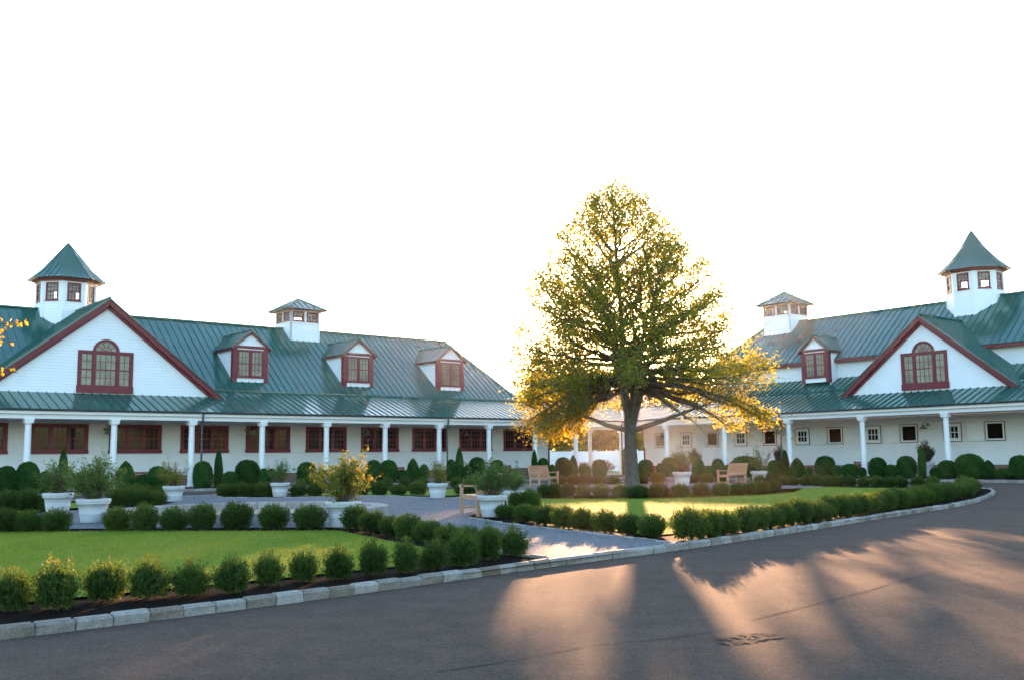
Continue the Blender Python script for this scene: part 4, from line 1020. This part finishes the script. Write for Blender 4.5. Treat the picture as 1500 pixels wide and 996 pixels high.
TOP = {k: topiary(k, s) for k, s in (('dome', 1), ('ball', 2), ('cone', 3), ('col', 4))}; tused = set()
D, B_, C_, K_ = 'dome', 'ball', 'cone', 'col'
shape = {D: 'drum-shaped clipped boxwood', B_: 'small clipped boxwood ball', C_: 'egg-shaped clipped boxwood', K_: 'narrow columnar evergreen'}
def topi(items, wing, where):
    cnt = {}
    for px, tp, wp, k in items:
        dist = 1.5 if k != B_ else 1.9
        p = on_line(px, dist, wing); m = F/p.y; h = EYE-.10-(tp-hz(px))/m
        o = TOP[k] if k not in tused else copy_tree(TOP[k]); tused.add(k); cnt[k] = cnt.get(k, 0)+1
        o.location = (p.x, p.y, .10); o.scale = (wp/m, wp/m, max(.35, h)); o.rotation_euler = (0, 0, px*1.3)
        tag(o, f'{ordw(cnt[k])} {shape[k]} from the left before the {where}', 'topiary', f'{shape[k]}s before the {where}')
topi([(10, 683, 28, D), (41, 677, 30, D), (67, 690, 20, B_), (92, 657, 13, K_), (184, 676, 26, C_), (212, 694, 24, B_), (231, 683, 26, D), (297, 676, 26, D), (320, 658, 12, K_), (337, 690, 22, B_), (362, 674, 33, D), (386, 686, 16, B_), (398, 686, 16, B_), (449, 677, 26, D), (469, 690, 13, B_), (547, 674, 22, D), (569, 674, 25, D), (590, 688, 16, B_), (605, 672, 19, C_), (621, 680, 14, B_), (661, 673, 14, D), (673, 656, 12, K_), (685, 680, 12, B_), (699, 670, 24, D), (728, 674, 20, D), (783, 659, 9, K_), (796, 671, 16, D), (809, 680, 10, B_), (825, 670, 22, D), (840, 667, 13, C_), (857, 680, 18, B_), (878, 673, 20, D)], 'L', 'left wing porch')
topi([(915, 657, 8, K_), (946, 673, 21, D), (967, 678, 11, B_), (981, 670, 22, D), (1023, 669, 18, C_), (1038, 682, 14, B_), (1052, 672, 17, D), (1066, 680, 11, B_), (1091, 668, 36, D), (1118, 685, 14, B_), (1135, 674, 20, D), (1151, 660, 11, K_), (1168, 671, 20, C_), (1185, 684, 11, B_), (1209, 668, 27, D), (1225, 681, 13, B_), (1245, 679, 24, B_), (1263, 684, 12, B_), (1286, 670, 23, D), (1305, 680, 18, B_), (1328, 668, 26, D), (1351, 653, 11, K_), (1369, 684, 13, B_), (1388, 674, 25, D), (1421, 665, 37, D), (1448, 674, 19, C_), (1471, 685, 24, B_), (1495, 667, 28, D)], 'R', 'right wing porch')

# ------------------------------------------------------------------ planters
def pot_shrub(seed, mat, dense=1.0, spread=1.0, tall=1.0, pot=True, leafsz=.05, potmat='pot'):
    """white tub with rolled rim > pot, soil, stems, foliage; rim radius .35, height .5"""
    random.seed(seed); root = empty('potted_shrub', (0, 0, 0)); mb = MB()
    mb.lathe([(0, 0), (.235, 0), (.24, .02), (.275, .18), (.278, .195), (.272, .2), (.305, .38), (.335, .385), (.34, .40), (.335, .41), (.345, .425), (.355, .46), (.345, .49), (.32, .5), (.30, .48), (.29, .43), (0, .43)], n=36)
    mb.build('pot', M[potmat], root, smooth=True)
    mb = MB(); mb.lathe([(.295, .432), (.2, .45), (0, .46)], n=20); mb.build('soil', M['soil'], root)
    mb = MB(); C, A_, T_ = [], [], []
    for i in range(int(34*dense)):
        az = random.uniform(0, 2*pi); el = random.uniform(.55, 1.5); L = random.uniform(.55, 1.05)*tall
        e = Vector((L*cos(el)*cos(az)*.95*spread, L*cos(el)*sin(az)*.95*spread, .45+L*.92*sin(el))); b = Vector((random.gauss(0, .07), random.gauss(0, .07), .44))
        mid = b.lerp(e, .5)+Vector((random.gauss(0, .05), random.gauss(0, .05), .04)); mb.tube([b, mid, e], [.009, .007, .003], 5, False)
        for j in range(random.randint(2, 4)):
            t = random.uniform(.3, .9); q = b.lerp(e, t); e2 = q+Vector((random.gauss(0, .14), random.gauss(0, .14), random.gauss(.10, .1)))*spread; mb.tube([q, e2], [.005, .002], 4, False)
            tt = random.gauss(.45, .2)
            for k in range(16):
                s = random.uniform(.1, 1.1); C.append(tuple(q.lerp(e2, s)+Vector((random.gauss(0, .032), random.gauss(0, .032), random.gauss(0, .03))))); A_.append((random.gauss(0, 1), random.gauss(0, 1), random.gauss(-.1, .8))); T_.append(tt+random.gauss(0, .15))
        for k in range(18):
            t = random.uniform(.45, 1.02); C.append(tuple(b.lerp(e, t)+Vector((random.gauss(0, .035), random.gauss(0, .035), random.gauss(0, .03))))); A_.append((random.gauss(0, 1), random.gauss(0, 1), random.gauss(0, .8))); T_.append(random.gauss(.5+.3*t-.2, .18))
    mb.build('stems', M['stem'], root); C = np.array(C); N = len(C)
    leaves('foliage', C, np.array(A_), rdir(N)+np.array([0, 0, .8]), RNG.uniform(.8, 1.4, N)*leafsz, RNG.uniform(.45, .75, N)*leafsz, M[mat], root, np.clip(np.array(T_), 0, 1))
    return root
GP = 'white tubs with shrubs round the gravel court'
def put_pot(root, p, s, lab, zf=1.0, group=GP):
    root.location = (p.x, p.y, .08); root.scale = (s, s, s*zf); root.rotation_euler = (0, 0, p.x*3); tag(root, lab, 'potted plant', group)
put_pot(pot_shrub(1, 'leaf_pot', 1.3, .85, .95), at(84, 751, .10), 1.08, 'white tub with a dense green shrub, leftmost of all the tubs')
put_pot(pot_shrub(2, 'leaf_pot', 1.6, 1.05, 1.05), at(136, 763, .10), 1.03, 'large white tub with the widest green shrub, standing beside the stone ring at left')
put_pot(pot_shrub(3, 'leaf_potyellow', .9, .85, .95, leafsz=.045), at(254, 733, .10), 1.02, 'white tub with a pale upright shrub before the grey downspout at left')
put_pot(pot_shrub(4, 'leaf_pot', .95, .75, 1.0, leafsz=.045), at(410, 726, .10), 1.0, 'white tub with a small grey-green shrub at the end of the tight hedge')
put_pot(pot_shrub(5, 'leaf_potyellow', 1.5, 1.0, 1.12, leafsz=.06), at(502, 769, .10), .98, 'white tub with a yellow-leaved shrub at the right end of the stone ring')
put_pot(pot_shrub(6, 'leaf_potyellow', .75, .7, .95, leafsz=.045), at(641, 728, .10), .98, 'white tub with a sparse orange-tinged shrub on the far gravel edge')
put_pot(pot_shrub(7, 'leaf_pot', 1.5, 1.15, 1.0), at(721, 755, .10), .96, 'white tub with a spreading green shrub beside the end-on teak bench')
put_pot(pot_shrub(8, 'leaf_pot', .8, .8, .7), Vector((.05, 25.8, .1)), .9, 'white tub half hidden behind the spreading shrub near the path')
put_pot(pot_shrub(9, 'leaf_pot', 1.1, .85, 1.15), Vector((7.35, 43.6, .1)), 1.2, 'white tub with a tall wispy shrub between the tree and the right bench')
put_pot(pot_shrub(10, 'leaf_pot', .6, .8, 1.2), Vector((11.4, 46.4, .1)), 1.1, 'white tub with a thin wispy shrub just behind the right teak bench')
for k, (px, s, lab) in enumerate(((1018, 1.15, 'dark-leaved bush in a white pot beside the second right porch post'), (1144, 1.2, 'dark-leaved bush in a white pot by the right wing downspout'), (1357, 1.25, 'dark-leaved bush in a white pot under the wall lamp far right'))):
    if k == 0: bay = pot_shrub(41, 'leaf_bay', 1.6, .62, .95, leafsz=.06); o = bay
    else: o = copy_tree(bay)
    p = on_line(px, -1.0, 'R'); o.location = (p.x, p.y, .15); o.scale = (s, s, s*1.15); tag(o, lab, 'potted plant', 'dark potted bushes on the right porch')

# ------------------------------------------------------------------ stone ring
sr = empty('stone_ring', (-6.0, 22.9, .075)); tag(sr, 'low round pale stone ring filled with tan gravel behind the left boxwood row', 'stone ring')
mb = MB(); tint = []; NB = 46; R0, R1 = 2.75, 3.1
for k in range(NB):
    t0, t1 = 2*pi*k/NB+.004, 2*pi*(k+1)/NB-.004; q = lambda r, t, z: (r*cos(t), r*sin(t), z); j = random.uniform(-.008, .008)
    mb.hexa([q(R0, t0, 0), q(R1, t0, 0), q(R1, t1, 0), q(R0, t1, 0), q(R0, t0, .24+j), q(R1+j, t0, .24+j), q(R1+j, t1, .24+j), q(R0, t1, .24+j)]); tint += [random.uniform(.6, 1)]*8
mb.build('coping', M['granite'], sr, attr=tint)
mb = MB(); mb.lathe([(2.76, .06), (1.5, .09), (0, .1)], n=40); mb.build('gravel_fill', M['tan_gravel'], sr)

# ------------------------------------------------------------------ teak benches
def bench():
    root = empty('teak_bench', (0, 0, 0)); W_ = 1.5
    def b(name, fn):
        m = MB(); fn(m); m.build(name, M['teak'], root)
    for s in (-1, 1):
        x = s*(W_/2-.035)
        def leg_f(m): m.box(x-.035, x+.035, .46, .53, 0, .62)
        def leg_b(m): m.beam((x, .03, 0), (x, .03, .43), .07, .07, Y); m.beam((x, .035, .42), (x, -.10, .94), .07, .06, Y)
        def arm(m):
            m.box(x-.045, x+.045, -.02, .46, .62, .655); m.tube([(x-.045, .51, .635), (x+.045, .51, .635)], .045, 10); m.box(x-.045, x+.045, .45, .51, .615, .66)
        b('leg', leg_f); b('leg', leg_b); b('armrest', arm)
        b('side_rail', lambda m: (m.box(x-.02, x+.02, .065, .46, .12, .165), m.box(x-.02, x+.02, .065, .46, .36, .42)))
    def seat(m):
        for k in range(6): m.box(-W_/2+.07, W_/2-.07, .06+.078*k, .06+.078*k+.066, .425, .447)
    b('seat', seat)
    b('front_rail', lambda m: m.box(-W_/2+.07, W_/2-.07, .475, .505, .345, .42))
    def back(m):
        for z, y in ((.50, .02), (.90, -.085)): m.box(-W_/2+.07, W_/2-.07, y-.02, y+.02, z-.035, z+.045)
        n = 17
        for k in range(n):
            xx = -W_/2+.13+(W_-.26)*k/(n-1); m.beam((xx, .015, .53), (xx, -.08, .87), .045, .018, Y)
    b('backrest', back)
    return root
bn = bench(); GB = 'teak garden benches'
def put_bench(o, p, face, sc_, lab):
    o.location = (p.x, p.y, .08); o.rotation_euler = (0, 0, atan2(face[1], face[0])-pi/2); o.scale = (sc_,)*3; tag(o, lab, 'bench', GB)
c1, c2 = copy_tree(bn), copy_tree(bn)
put_bench(bn, Vector((-.55, 23.15, 0)), (-.95, -.30), 1.0, 'teak bench seen end-on beside the white tub by the gravel path')
put_bench(c1, Vector((1.15, 44.6, 0)), (.80, -.60), 1.0, 'teak bench with its slatted back to the left, left of the big tree')
put_bench(c2, Vector((9.75, 43.6, 0)), (-.72, .70), 1.0, 'teak bench turned away showing its slatted back, right of the big tree')
# brown wooden benches against the porch walls
def porch_bench():
    root = empty('porch_bench', (0, 0, 0))
    def b(name, *bx):
        m = MB(); [m.box(*q) for q in bx]; m.build(name, M['brownwood'], root)
    b('seat', *[(-.9, .9, .02+.12*k, .13+.12*k, .42, .455) for k in range(4)])
    b('backrest', *[(-.9, .9, -.05, -.02, z, z+.10) for z in (.52, .65)])
    for x in (-.8, .8): b('leg', (x-.04, x+.04, .02, .08, 0, .42), (x-.04, x+.04, -.02, .02, 0, .78)); b('leg', (x-.04, x+.04, .40, .48, 0, .42))
    return root
pb = porch_bench()
for k, (wing, s, lab) in enumerate((('L', 32.6, 'brown wooden bench on the left porch between two clipped boxwoods, nearest the left gable'), ('L', 17.3, 'brown wooden bench on the left porch behind the two drum boxwoods'), ('L', 8.6, 'brown wooden bench near the far end of the left porch behind the teak bench'), ('R', 17.0, 'brown wooden bench on the right porch behind a white post'), ('R', 7.7, 'brown wooden bench on the right porch above the turned-away teak bench'))):
    o = pb if k == 0 else copy_tree(pb)
    p = AB(s, -3.15) if wing == 'L' else AB(-3.15, s)
    o.location = (p.x, p.y, .15); f = E2 if wing == 'L' else E1; o.rotation_euler = (0, 0, atan2(f.y, f.x)-pi/2); tag(o, lab, 'bench', 'brown benches on the porches')
